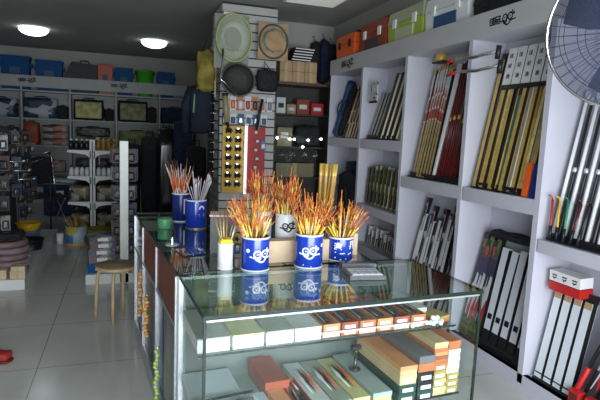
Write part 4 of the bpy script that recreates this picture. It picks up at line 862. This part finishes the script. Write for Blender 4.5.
# ================================================================== RECESS CABINET (right of the pillar)
t = thing('glass_cabinet', 'tall dark framed cabinet standing between the pillar and the white bays', 'cabinet', (2.17, 6.42, 0))
DK = M('dark_wood_frame', (.035, .03, .027), .5, noise=.2)
for x in (-.37, .37): MB().box((x, .15, 1.11), (.03, .36, 2.22)).build('side_panel', DK, t)
MB().box((0, .325, 1.11), (.72, .012, 2.2)).build('back_panel', M('dark_back', (.06, .055, .05), .6), t); MB().box((0, .15, 2.23), (.80, .38, .03)).build('top_panel', M('brown_wood_top', (.12, .06, .03), .5), t)
for z in (.08, .55, 1.02, 1.42, 1.84): MB().box((0, .15, z), (.71, .34, .02)).build('shelf', DK, t)
MB().box((0, -.02, 1.11), (.70, .006, 2.14)).build('glass_door', GLASS, t)
k = 0
for r_ in range(2):
    for c_ in range(3):
        cb = thing('carton', 'small tan carton, %s in the %s row on top of the dark cabinet' % (('left', 'middle', 'right')[c_], ('bottom', 'top')[r_]), 'carton', (1.92 + c_ * .165, 6.45, 2.247 + r_ * .131), 0, 'small tan cartons on top of the dark cabinet')
        MB().box((0, 0, .064), (.16, .2, .128)).build('carton_body', CARD, cb, .003); MB().box((0, -.1008, .064), (.035, .002, .128)).build('tape', TAPE, cb)
for i in range(5):
    s_ = thing('striped_sleeve', 'white striped flat sleeve, %s from the bottom on the tan cartons' % ORD[i], 'sleeve', (2.10 + i * .012, 6.42, 2.511 + i * .034), .1, 'white striped sleeves on the tan cartons')
    MB().box((0, 0, .012), (.27, .18, .024)).build('sleeve_body', BLACK, s_, .003); MB().box((0, -.0912, .012), (.26, .003, .014)).build('white_stripe', PAPER, s_)
for i, (x, w_, h, m_, d) in enumerate(((-.27, .12, .20, PAPER, 'white box'), (-.13, .12, .12, CARD, 'tan box'), (.03, .17, .19, REDB, 'red brown box'), (.23, .17, .15, REDP, 'red box'))):
    b_ = thing('stock_box', '%s on the top shelf of the dark cabinet' % d, 'box', (2.17 + x, 6.53, 1.852), 0); MB().box((0, 0, h / 2), (w_, .16, h)).build('box_body', m_, b_, .003); MB().box((0, -.0808, h * .5), (w_ * .6, .002, h * .3)).build('label', PAPER if i else BLACK, b_)
t = thing('black_reel_case', 'lumpy black case on the second shelf of the dark cabinet', 'case', (2.30, 6.53, 1.432)); MB().soft((0, 0, .14), (.36, .18, .28), 0, .012, 4, .4, 41).build('case_body', BLACKM, t); MB().path([(-.06, -.05, .27), (-.05, -.05, .33), (.05, -.05, .33), (.06, -.05, .27)], .008, 6).build('handle', BLACK, t)
t = thing('stock_box', 'tan box on the second shelf of the dark cabinet, left side', 'box', (1.96, 6.53, 1.432)); MB().box((0, 0, .12), (.2, .18, .24)).build('box_body', M('dim_tan', (.30, .24, .15), .7), t, .003); MB().box((0, -.0908, .14), (.1, .002, .08)).build('label', PAPER, t)
for i, (x, h, m_, d) in enumerate(((2.43, .52, BLACKM, 'black'), (2.56, .60, NAVY, 'navy'), (2.67, .50, BLACKM, 'dark'))):
    t = thing('hanging_bag', '%s bag hanging high between dark cabinet and orange case, %s from the left' % (d, ORD[i]), 'bag', (x, 6.72, 2.66)); MB().soft((0, 0, -.08), (.12, .14, h), 0, .012, 4, .35, 80 + i).build('bag_body', m_, t); MB().path([(0, 0, h / 2 - .09), (0, .06, h / 2), (0, .12, h / 2)], .006, 6).build('hook', CHROME, t)
BULB = M('lit_bulb', (1, 1, 1), .4, emit=(1, .97, .88), estr=6)
for i, (x, z) in enumerate(((1.84, 1.535), (2.01, 1.525), (2.07, 1.525), (2.19, 1.43), (2.26, 1.52), (2.44, 1.54))):
    t = thing('bulb', 'small glowing round bulb, %s from the left in front of the dark cabinet' % ORD[i], 'bulb', (x, 6.37, z), 0, 'small glowing bulbs at the dark cabinet'); MB().lathe([(0, -.016), (.012, -.012), (.018, 0), (.012, .012), (0, .016)], n=12, cap=False).build('globe', BULB, t); MB().path([(0, 0, .015), (0, .0, .04)], .007, 8).build('socket', BLACK, t)
t = thing('bulb_wire', 'thin black wire strung across the front of the dark cabinet', 'wire', (0, 0, 0)); MB().path([(1.80, 6.37, 1.60), (1.95, 6.37, 1.565), (2.2, 6.37, 1.56), (2.5, 6.37, 1.60)], .004, 6).build('wire', BLACK, t)
t = thing('carton', 'wide tan carton on the lower shelf of the dark cabinet', 'carton', (2.12, 6.55, 1.032)); MB().box((0, 0, .09), (.52, .2, .18)).build('carton_body', M('dim_tan'), t, .003); MB().box((0, -.1008, .09), (.05, .002, .18)).build('tape', TAPE, t)
for i in range(4):
    p = thing('wire_lure', 'spread wire rig, %s from the left inside the dark cabinet' % ORD[i], 'rig', (1.92 + i * .16, 6.44, 1.245), 0, 'wire rigs inside the dark cabinet')
    mb = MB()
    for a in (-.35, -.15, .05, .25, .4): mb.path([(0, 0, .14), (a * .18, 0, 0)], .0022, 5)
    mb.build('wires', CHROME, p); MB().lathe([(0, 0), (.008, .004), (.008, .02), (0, .024)], (0, 0, .135), 8, cap=False).build('swivel', BLACK, p)

WBACK = M('dimmed_white_laminate', (.42, .43, .42), .5, noise=.04, nscale=3)  # same white laminate, dim light at the back put into its colour
# ================================================================== BACK WALL CABINETS
BYF = 11.40
BX = [-3.18, -2.80, -1.92, -1.05, -.18, .68, 1.40]
blab = ['narrow white cabinet bay at the far left of the back wall', 'white back wall bay left of the blue and white bag', 'white back wall bay holding the blue and white bag', 'white back wall bay holding the yellow green box bag', 'white back wall bay holding the olive box bag', 'white back wall bay at the right end by the jacket']
for i in range(6):
    x0, x1 = BX[i], BX[i + 1]; W_ = x1 - x0
    t = thing('display_cabinet', blab[i], 'cabinet', (x0, BYF, 0), 0, 'white cabinets along the back wall')
    MB().box((W_ / 2, .335, 1.2), (W_, .01, 2.36)).build('back_panel', WBACK, t); MB().box((.0125, .17, 1.2), (.025, .34, 2.4)).build('side_panel', WBACK, t); MB().box((W_ - .003, .17, 1.2), (.006, .34, 2.4)).build('side_panel', WBACK, t)
    MB().box((W_ / 2, .03, .05), (W_, .03, .1)).build('plinth', WBACK, t)
    for z in (.11, .60, 1.15, 1.68, 2.22): MB().box((W_ / 2, .17, z), (W_ - .034, .33, .03)).build('shelf', WBACK, t)
    MB().box((W_ / 2, -.01, 2.40), (W_, .025, .22)).build('sign_board', WBACK, t)
    if i in (2, 4):
        s = .085; f = lambda u, v, h: Vector((.18 + u if i == 2 else .12 + u, -.0235 - h, 2.42 + v))
        MB().strokes(xf(CHAR1, s * .8, -s * 2.1), s * .16, f).strokes(xf(CHAR2, s * .8, -s * 1.35), s * .16, f).strokes(xf(LOGO, s, .02), s * .16, f).build('logo', BLACK, [c for c in t.children if c.name.startswith('sign_board')][0])
def bin_(x0, x1, h, mat, label, taper=1.08, cat='bin', y=11.56, ear=True):
    t = thing('bucket', label, cat, ((x0 + x1) / 2, y, 2.237)); W_ = x1 - x0
    MB().box((0, 0, h / 2), (W_ * .86, .26, h), 0, None, taper, 1.05).build('body', mat, t, .02); MB().box((0, 0, h + .012), (W_ * .98, .30, .035)).build('lid', mat, t, .012)
    if ear:
        for s in (-1, 1): MB().box((s * W_ * .5, -.02, h * .78), (.04, .08, .10)).build('handle', mat, t, .006)
    MB().box((0, -.147, h * .6), (W_ * .34, .004, h * .2), rot=Euler((.03, 0, 0)).to_matrix()).build('label', M('faded_label', (.03, .12, .20), .6), t)
    return t
bin_(-2.28, -1.74, .60, BLUE, 'large blue lidded bin, leftmost on the back cabinets'); bin_(-1.67, -1.16, .56, BLUE, 'large blue lidded bin with pale arc, second on the back cabinets')
t = thing('dark_case', 'slanted dark grey case left of the orange bucket', 'case', (-.86, 11.56, 2.237))
MB().prism([(-.34, -.13, 0), (.34, -.13, 0), (.34, -.13, .56), (-.14, -.13, .60), (-.32, -.13, .22)], (0, .26, 0)).build('case_body', M('charcoal_case', (.035, .035, .035), .6, noise=.2), t, .015); MB().path([(0, 0, .58), (.02, 0, .64), (.16, 0, .64), (.18, 0, .57)], .012, 6).build('handle', BLACK, t)
bin_(-.52, -.24, .56, M('dull_orange', (.50, .09, .02), .45), 'orange bucket beside the dark slanted case', 1.15, 'bucket'); bin_(-.21, .17, .52, BLUE, 'blue lidded bucket between the orange and green ones', 1.15, 'bucket')
t = thing('bucket', 'bright green tapered bucket on the back cabinets', 'bucket', (.40, 11.56, 2.237)); MB().lathe([(0, 0), (.135, 0), (.14, .01), (.185, .52), (.178, .52), (.13, .012), (0, .012)], n=28, cap=False).build('body', GREEN, t); MB().lathe([(.185, .50), (.20, .505), (.20, .53), (.18, .53)], n=28, cap=False).build('rim', GREEN, t); MB().path([(.2 * math.cos(a), -.19 * math.sin(a) * .3 - .02, .50 - .14 * math.sin(a)) for a in [i * PI / 10 for i in range(11)]], .006, 6).build('handle', BLACK, t)
bin_(.64, 1.0, .50, BLUE, 'blue lidded bucket, rightmost on the back cabinets', 1.15, 'bucket')

def softbag(x, y, z, w_, d_, h, mat, label, seed, panel=None, cat='bag', strap=BLACKM, group=None, name='tackle_bag'):
    t = thing(name, label, cat, (x, y, z), 0, group)
    MB().soft((0, 0, h / 2), (w_, d_, h), 0, .008, 4, .16, seed).build('bag_body', mat, t)
    if panel: MB().box((0, -d_ / 2 - .002, h * .48), (w_ * .84, .012, h * .76)).build('front_panel', panel, t, .004)
    MB().path([(-w_ * .2, 0, h * .94), (-w_ * .16, 0, h * 1.06), (w_ * .16, 0, h * 1.06), (w_ * .2, 0, h * .94)], .009, 6).build('handle', strap, t)
    return t
BW = print_mat('blue_white_print', [(.03, .07, .16), (.42, .45, .48), (.02, .04, .10), (.50, .52, .52), (.02, .03, .06)], 5, stretch=(1, 1, 2.2))
YG = M('yellow_green_panel', (.42, .38, .12), .5, noise=.35, nscale=8); OG = M('olive_panel', (.18, .17, .06), .5, noise=.5, nscale=8)
PW = print_mat('pink_white_print', [(.40, .34, .32), (.36, .14, .09), (.44, .40, .38), (.08, .07, .07), (.42, .38, .36)], 5, stretch=(1, 1, 2.5))
CLUT = print_mat('dim_clutter_print', [(.04, .04, .04), (.15, .14, .12), (.02, .02, .03), (.08, .09, .07), (.02, .02, .02)], 16, stretch=(1, 1, 2))
yb = 11.57
zs = [1.697, 1.167, .617, .127]
softbag(-2.32, yb, zs[0], .66, .26, .36, BW, 'blue and white tackle bag at the left edge of the top back row', 1); softbag(-1.58, yb, zs[0], .62, .26, .40, BW, 'larger blue and white tackle bag in the top back row', 2); softbag(-1.19, yb, zs[0], .20, .26, .26, BLACKM, 'black pouch right of the blue and white tackle bag', 3)
softbag(-.70, yb, zs[0], .58, .28, .42, BLACKM, 'black framed bag with yellow green front panel in the back row', 4, YG); softbag(-.31, yb, zs[0], .18, .2, .24, BLACKM, 'small black bag right of the yellow green panelled one', 5)
softbag(.16, yb, zs[0], .60, .28, .44, BLACKM, 'black framed bag with olive front panel in the back row', 6, OG); softbag(.54, yb, zs[0], .20, .24, .32, BLACKM, 'small black bag right of the olive panelled one', 7)
softbag(1.02, yb, zs[0], .60, .26, .34, NAVY, 'dark navy bag at the right end of the top back row', 8)
softbag(-2.42, yb, zs[1], .26, .2, .36, M('dull_green_pack', (.15, .35, .10), .5), 'dull green pack at the left edge of the second back row', 9); softbag(-2.12, yb, zs[1], .24, .2, .34, M('dull_blue_pack', (.03, .08, .18), .5), 'dull blue pack right of the dull green pack', 10)
softbag(-1.76, yb - .02, zs[1], .28, .24, .44, M('red_orange_pack', (.36, .06, .02), .5, noise=.3), 'red orange pack with dark straps in the second back row', 11, BLACKM if False else None)
for j in range(3): softbag(-1.33, yb, zs[1] + j * .135, .50, .26, .13, PW, 'pale pink striped flat pack, %s from the bottom of its back shelf pile' % ORD[j], 12 + j, group='pale pink flat packs', name='flat_pack')
softbag(-.62, yb, zs[1], .74, .26, .16, M('beige_pack', (.30, .27, .20), .5, noise=.3), 'beige flat bag under a patterned one in the second back row', 16); softbag(-.62, yb, zs[1] + .19, .66, .24, .2, CLUT, 'patterned grey bag on top of the beige flat bag', 17)
softbag(.24, yb, zs[1], .72, .26, .34, M('olive_green_pack', (.22, .25, .10), .6, noise=.3), 'olive green long bag in the second back row', 18, BLACKM if False else None)
softbag(1.0, yb, zs[1], .60, .26, .24, M('dark_teal_pack', (.02, .06, .06), .6), 'dark teal bag at the right end of the second back row', 19)
for j, (x, w_, h, m_, d) in enumerate(((-2.3, .6, .3, CLUT, 'dim patterned'), (-1.48, .66, .24, PW, 'pale pink striped'), (-.62, .7, .3, CLUT, 'dim grey patterned'), (.22, .66, .34, M('dark_red_print'), 'dark red'), (1.0, .6, .3, BLACKM, 'black'))):
    softbag(x, yb, zs[2], w_, .26, h, m_, '%s bag in the third back row' % d, 30 + j)
for j, (x, w_, h, m_, d) in enumerate(((-2.3, .6, .34, NAVY, 'navy'), (-1.48, .62, .30, BW, 'blue and white'), (-.62, .6, .26, CLUT, 'dim patterned'), (.22, .66, .28, M('pale_blue_box'), 'pale blue'), (1.0, .6, .34, NAVY, 'dark navy'))):
    softbag(x, yb, zs[3], w_, .26, h, m_, '%s bag on the bottom shelf of the back cabinets' % d, 40 + j)

# folding fishing chair and dark seat boxes in front of back wall
def fchair(x, y, rz, cloth, label):
    t = thing('folding_chair', label, 'chair', (x, y, 0), rz)
    for s in (-1, 1):
        MB().path([(s * .26, -.25, 0.01), (s * .26, .25, .50)], .012, 8).build('leg', CHROME, t); MB().path([(s * .24, .25, 0.01), (s * .24, -.22, .50), (s * .24, .05, .52)], .012, 8).build('leg', CHROME, t)
        MB().path([(s * .26, .20, .44), (s * .26, .36, 1.08)], .012, 8).build('back_post', CHROME, t); MB().path([(s * .29, .25, .66), (s * .29, -.28, .70), (s * .27, -.26, .48)], .013, 8).build('armrest', CHROME, t)
    MB().box((0, 0, .49), (.50, .46, .03)).build('seat', cloth, t, .01); MB().box((0, .33, .86), (.50, .03, .44), rot=Euler((-.25, 0, 0)).to_matrix()).build('backrest', cloth, t, .01)
fchair(-1.18, 8.7, .5, BLACKM, 'black folding fishing chair with silver tubes at the end of the aisle')
t = thing('rod_stand', 'pair of silver rod arms pointing left above the dark chair', 'rod stand', (-1.12, 8.12, 0)); MB().path([(.1, 0, 1.20), (-.35, -.25, 1.02)], .010, 8).build('arm', CHROME, t); MB().path([(.12, 0, 1.14), (-.33, -.25, .96)], .008, 8).build('arm', CHROME, t); MB().path([(.1, 0, 0), (.1, 0, 1.2)], .012, 8).build('post', BLACK, t); MB().lathe([(.14, 0), (.14, .015), (.02, .03)], (.1, 0, 0), 16).build('base', BLACK, t)
t = thing('seat_box', 'dark blue fishing seat box on the floor before the back cabinets', 'box', (-1.08, 9.9, 0)); MB().box((0, 0, .30), (.5, .36, .55)).build('box_body', NAVY, t, .02); MB().box((0, 0, .60), (.52, .38, .07)).build('lid', M('pale_blue_box'), t, .02); MB().box((0, -.185, .42), (.14, .02, .06)).build('latch', PAPER, t)
for j, (x, y, h, m_, d) in enumerate(((.12, 9.9, 1.30, BLACKM, 'tall black rod bag, leftmost of the tall bags on the floor before the back cabinets'), (.42, 9.6, 1.45, BLACKM, 'tall black rod bag, second from the left before the back cabinets'), (.68, 9.3, 1.62, M('black_glossy_film', (.01, .01, .01), .18), 'tall glossy black bag before the back cabinets'), (.93, 9.0, 1.75, NAVY, 'tall navy rod bag just left of the jacket'), (1.05, 8.2, 1.35, BLACKM, 'tall black rod bag nearest the pillar'))):
    softbag(x, y, 0, .30, .28, h, m_, d, 51 + j)

# ================================================================== GONDOLAS
# far gondola, seen end-on
GX = -.43; GY0 = 7.7; GY1 = 9.3; GL = GY1 - GY0
t = thing('shelf_rack', 'far white double sided shelf rack seen end-on, with bracketed shelves of bottles', 'rack', (GX, GY0, 0))
MB().box((0, .02, .70), (.07, .04, 1.4)).build('post', STEELW, t, .004); MB().box((0, GL - .02, .70), (.06, .04, 1.4)).build('post', STEELW, t, .004); MB().box((0, GL / 2, .72), (.012, GL, 1.3)).build('back_panel', M('dim_white_panel', (.35, .36, .35), .5), t)
MB().box((0, GL / 2, .07), (.66, GL, .12)).build('base', STEELW, t, .006)
for z in (1.24, .88, .52):
    for s in (-1, 1):
        MB().prism([(s * .02, .0, z - .11), (s * .08, 0, z - .05), (s * .18, .0, z - .035), (s * .32, 0, z - .02), (s * .32, 0, z), (s * .02, .0, z)][::s], (0, .012, 0)).build('bracket', STEELW, t)
        MB().box((s * .17, GL / 2, z + .006), (.30, GL - .02, .012)).build('shelf', STEELW, t)
def bottle(r, h, bm, cm_):
    t = bpy.data.objects.new('bottle', None); C.objects.link(t)
    MB().lathe([(0, 0), (r, 0), (r, h * .62), (r * .55, h * .75), (r * .4, h * .8), (r * .4, h * .86), (0, h * .86)], n=12, cap=False).build('body', bm, t); MB().lathe([(0, h * .86), (r * .5, h * .86), (r * .5, h), (0, h)], n=10, cap=False).build('cap', cm_, t); return t
bts = [(bottle(.030, .15, M('dark_bottle', (.03, .03, .03), .25), WHITEP), 'dark bottle with white cap'), (bottle(.030, .16, M('amber_bottle', (.40, .22, .05), .25), YEL), 'amber bottle with yellow cap'), (bottle(.03, .14, WHITEP, BLACK), 'white bottle with black cap')]
seen = set()
for li, (z, nm, k) in enumerate(((1.253, 'top', (0, 1)), (.893, 'middle', (2, 2)))):
    for s in (-1, 1):
        for d_ in range(2):
            for i in range(4):
                kk = k[0 if s < 0 else 1]; p, ds = bts[kk]; loc = (GX + s * (.075 + i * .068), GY0 + .09 + d_ * .12, z)
                lb = '%s, %s %s of the post, %s row, %s rack shelf' % (ds, ORD[i], 'left' if s < 0 else 'right', ('front', 'back')[d_], nm)
                if kk in seen: o = dup(p, loc)
                else: seen.add(kk); o = p; o.location = loc
                tag(o, lb, 'bottle', '%s on the far rack' % ds)
LPR = print_mat('lure_bag_print', [(.30, .22, .10), (.05, .05, .04), (.28, .28, .24), (.12, .10, .04), (.06, .06, .06)], 12)
for s in (-1, 1):
    for i in range(4):
        for z, nm in ((.533, 'third'), (.135, 'bottom')):
            softbag(GX + s * .17, GY0 + .16 + i * .3, z, .24, .2, .22, (LPR, CLUT)[i % 2], '%s bait bag, %s back on the %s %s shelf of the far rack' % (('tan', 'grey')[i % 2], ORD[i], nm, 'left' if s < 0 else 'right'), 60 + i, group='bait bags on the far rack', name='bait_bag', cat='bag')
# near gondola
NX = -.01; NY0 = 5.45; NY1 = 7.35; NL = NY1 - NY0
t = thing('shelf_rack', 'near white rack with a tall white end post and wide white base beyond the stool', 'rack', (NX, NY0, 0))
MB().box((0, .025, .73), (.08, .05, 1.45)).build('post', M('bright_white_steel', (.85, .87, .82), .35), t, .004); MB().box((0, NL - .02, .70), (.06, .04, 1.4)).build('post', STEELW, t, .004); MB().box((0, NL / 2 + .03, .76), (.02, NL - .08, 1.3)).build('back_panel', M('dark_peg_panel', (.08, .08, .08), .6), t)
MB().box((-.19, NL / 2, .05), (.36, NL, .10)).box((.19, NL / 2, .05), (.36, NL, .10)).build('base', STEELW, t, .006)
PK = [(M('dark_card', (.02, .02, .022), .5), CLUT, 'dark'), (M('dark_red_card', (.05, .008, .008), .5), BLACK, 'dark red'), (CLUT, M('smoky_grey_blister', (.045, .045, .045), .25), 'grey'), (M('dim_blue_card', (.015, .04, .10), .5), M('smoky_grey_blister'), 'blue')]
def hang(x, y, z, rz, k, label, group):
    pack('hanging_pack', (x, y, z), .08 + .02 * (k % 2), .145, .03, PK[k][0], PK[k][1], label, group=group, rz=rz)
R7 = random.Random(5)
for s in (-1, 1):
    for j in range(6):
        for i in range(2):
            k = R7.choice((0, 0, 1, 2)) if s < 0 else R7.choice((1, 3, 0, 2))
            hang(NX + s * (.068 + .02 * (i % 2)), NY0 + .12 + i * .12, 1.30 - j * .19, 0, k, '%s pack, %s from the top, %s of the white end post, %s in line' % (PK[k][2], ORD[j], 'left' if s < 0 else 'right', ORD[i]), 'hanging packs on the near rack')
DBL = [print_mat('colour_pack_a', [(.06, .08, .14), (.28, .26, .24), (.14, .05, .06), (.05, .05, .05)], 12), print_mat('colour_pack_b', [(.10, .12, .24), (.30, .30, .30), (.05, .05, .05), (.20, .16, .08)], 12)]
z = .102
for j, (h, m_, d) in enumerate(((.10, BLUE, 'blue'), (.075, DBL[0], 'mixed colour'), (.07, DBL[1], 'blue grey printed'), (.07, DBL[0], 'dim printed'), (.06, DBL[1], 'grey printed'))):
    t = thing('stock_pack', '%s flat pack, %s from the bottom on the near rack base' % (d, ORD[j]), 'pack', (-.24 + .01 * (j % 2), 5.66, z), .04 * j, 'flat packs on the near rack base'); MB().box((0, 0, h / 2), (.25, .30, h - .002)).build('pack_body', m_, t, .006); MB().box((0, -.1515, h / 2), (.1, .003, h * .5)).build('label', PAPER, t); z += h
t = thing('stock_pack', 'blue and pale box on the right side of the near rack base', 'pack', (.2, 5.66, .102)); MB().box((0, 0, .16), (.22, .26, .32)).build('pack_body', M('dull_blue_pack'), t, .006); MB().box((0, -.1315, .2), (.12, .003, .1)).build('label', PAPER, t)

# left gondola with hanging lures
LX = -1.38
t = thing('shelf_rack', 'left rack crowded with dark hanging packs above a white base', 'rack', (LX, 5.4, 0)); 
MB().box((0, 1.3, .05), (.92, 2.6, .10)).build('base', STEELW, t, .006); MB().box((-.05, 1.35, .78), (.03, 2.4, 1.5)).build('back_panel', M('dark_peg_panel'), t); MB().box((-.05, .12, .76), (.06, .04, 1.5)).build('post', M('grey_steel', (.2, .2, .2), .4, .5), t); MB().box((-.05, 2.5, .76), (.06, .04, 1.5)).build('post', M('grey_steel'), t)
for j in range(7):
    for i in range(8):
        k = R7.choice((0, 0, 0, 2, 1, 3)); zz = 1.44 - j * .155 + R7.uniform(-.02, .02)
        if j > 4 and i < 5: continue
        hang(LX + .10 + R7.uniform(0, .12), 5.68 + i * .28, zz, .5 + R7.uniform(-.3, .3), k, '%s lure pack, %s from the top, %s back along the left rack' % (PK[k][2], ORD[j], ORD[i]), 'lure packs on the left rack side')
for j in range(5):
    for i in range(5):
        k = R7.choice((0, 0, 0, 2, 1)); hang(LX - .16 + i * .115, 5.47, 1.40 - j * .19, R7.uniform(-.3, .3), k, '%s lure pack, %s from the top, %s across the left rack end' % (PK[k][2], ORD[j], ORD[i]), 'lure packs on the left rack end')
for j in range(3):
    t = thing('peg', 'white tipped peg sticking out, %s from the top of the left rack' % ORD[j], 'peg', (LX + .12, 6.0 + j * .3, 1.18 - j * .12), 0, 'pegs on the left rack'); MB().path([(-.14, 0, 0), (.26, -.05, .02)], .005, 6).build('rod', CHROME, t); MB().path([(.26, -.05, .02), (.28, -.05, .03)], .008, 6).build('tip', WHITEP, t)
# coils, cartons, basins on/near base
PKC = [M('dusty_pink_coil', (.24, .15, .15), .5, noise=.2), M('dusty_lilac_coil', (.26, .20, .23), .5, noise=.2)]
for j in range(5):
    t = thing('net_coil', 'dusty pink coiled net bundle, %s from the bottom of the pile on the left base' % ORD[j], 'net', (-1.13 + .012 * (j % 2), 5.74, .102 + j * .066), j * .4, 'coiled nets piled on the left base')
    MB().path([(.165 * math.cos(a * PI / 14), .165 * math.sin(a * PI / 14), .033) for a in range(28)], .033, 8, closed=True).build('coil', PKC[j % 2], t); MB().path([(.14, 0, .0665), (.20, 0, .0665)], .006, 6).build('tie', PAPER, t)
t = thing('net_bag', 'black mesh net heaped on top of the pink coils', 'net', (-1.13, 5.76, .434)); MB().soft((0, 0, .04), (.32, .3, .08), 0, .01, 4, .5, 71).build('net_heap', BLACKM, t); MB().path([(-.1, -.1, .07), (0, -.14, .09), (.1, -.1, .07)], .006, 6).build('cord', BLACK, t)
for j, (x, z, w_, h, d) in enumerate(((-.985, .101, .13, .075, 'lower tan carton at the right end of the left white base'), (-.98, .177, .12, .045, 'flat tan carton on top of the lower one on the left white base'), (-1.14, .101, .12, .09, 'tan carton at the left end of the left white base'))):
    t = thing('carton', d, 'carton', (x, 5.475, z)); MB().box((0, 0, h / 2), (w_, .10, h - .001)).build('carton_body', CARDL, t, .002); MB().box((0, -.0508, h / 2), (.02, .0016, h - .004)).build('tape', TAPE, t)
def basin(x, y, z, r, h, m_, label, name='basin', cat='basin'):
    t = thing(name, label, cat, (x, y, z)); MB().lathe([(0, 0), (r * .72, 0), (r * .75, .006), (r, h), (r * .96, h), (r * .7, .01), (0, .01)], n=28, cap=False).build('body', m_, t); MB().lathe([(r, h - .01), (r * 1.05, h - .006), (r * 1.05, h + .004), (r * .97, h + .004)], n=28, cap=False).build('rim', m_, t); return t
basin(-1.08, 6.75, 0, .15, .22, BLACK, 'black bucket at the foot of the left rack', 'bucket', 'bucket')
t = thing('blue_tub', 'pale blue tub between the black bucket and the yellow basin', 'tub', (-1.18, 7.3, 0)); MB().lathe([(0, 0), (.12, 0), (.13, .22), (.12, .22), (0, .21)], n=24, cap=False).build('body', M('dusty_blue', (.15, .25, .38), .4), t); MB().lathe([(.13, .2), (.138, .205), (.138, .222), (.125, .223)], n=24, cap=False).build('rim', M('dusty_blue'), t)
basin(-1.18, 7.3, .223, .15, .10, YEL, 'yellow basin resting on the pale blue tub')
basin(-.33, 7.45, .0, .18, .2, M('olive_yellow', (.30, .28, .03), .5), 'olive yellow basin on the floor under the far rack')
t = thing('bait_tin', 'blue and yellow printed tin on the floor before the far rack', 'tin', (-.62, 7.38, 0)); MB().lathe([(0, 0), (.135, 0), (.135, .26), (.128, .26), (.128, .01), (0, .01)], n=28, cap=False).build('body', print_mat('blue_yellow_tin', [(.03, .20, .55), (.45, .55, .62), (.05, .25, .55), (.60, .50, .10), (.5, .6, .65)], 6), t); MB().lathe([(.135, 0), (.139, .002), (.139, .03), (.135, .035)], n=28, cap=False).build('bottom_band', M('gold_lacquer'), t)
ts = [stick_mesh('bait_stick', .42, [.006, .007, .006], [BRT, M('amber_bottle')], [0, .5, 1])]
bunch(-.62, 7.38, .0, .12, .26, 18, ts, 'brown stick standing in the blue and yellow tin', 'brown sticks in the blue and yellow tin', name='wooden_stick', cat='stick', seed=11)
t = thing('white_cup', 'small white cup on the floor left of the blue and yellow tin', 'cup', (-.83, 7.45, 0)); MB().lathe([(0, 0), (.04, 0), (.048, .14), (.044, .14), (.036, .006), (0, .006)], n=20, cap=False).build('body', WHITEP, t); MB().lathe([(.048, .13), (.052, .133), (.052, .142), (.045, .142)], n=20, cap=False).build('rim', WHITEP, t)
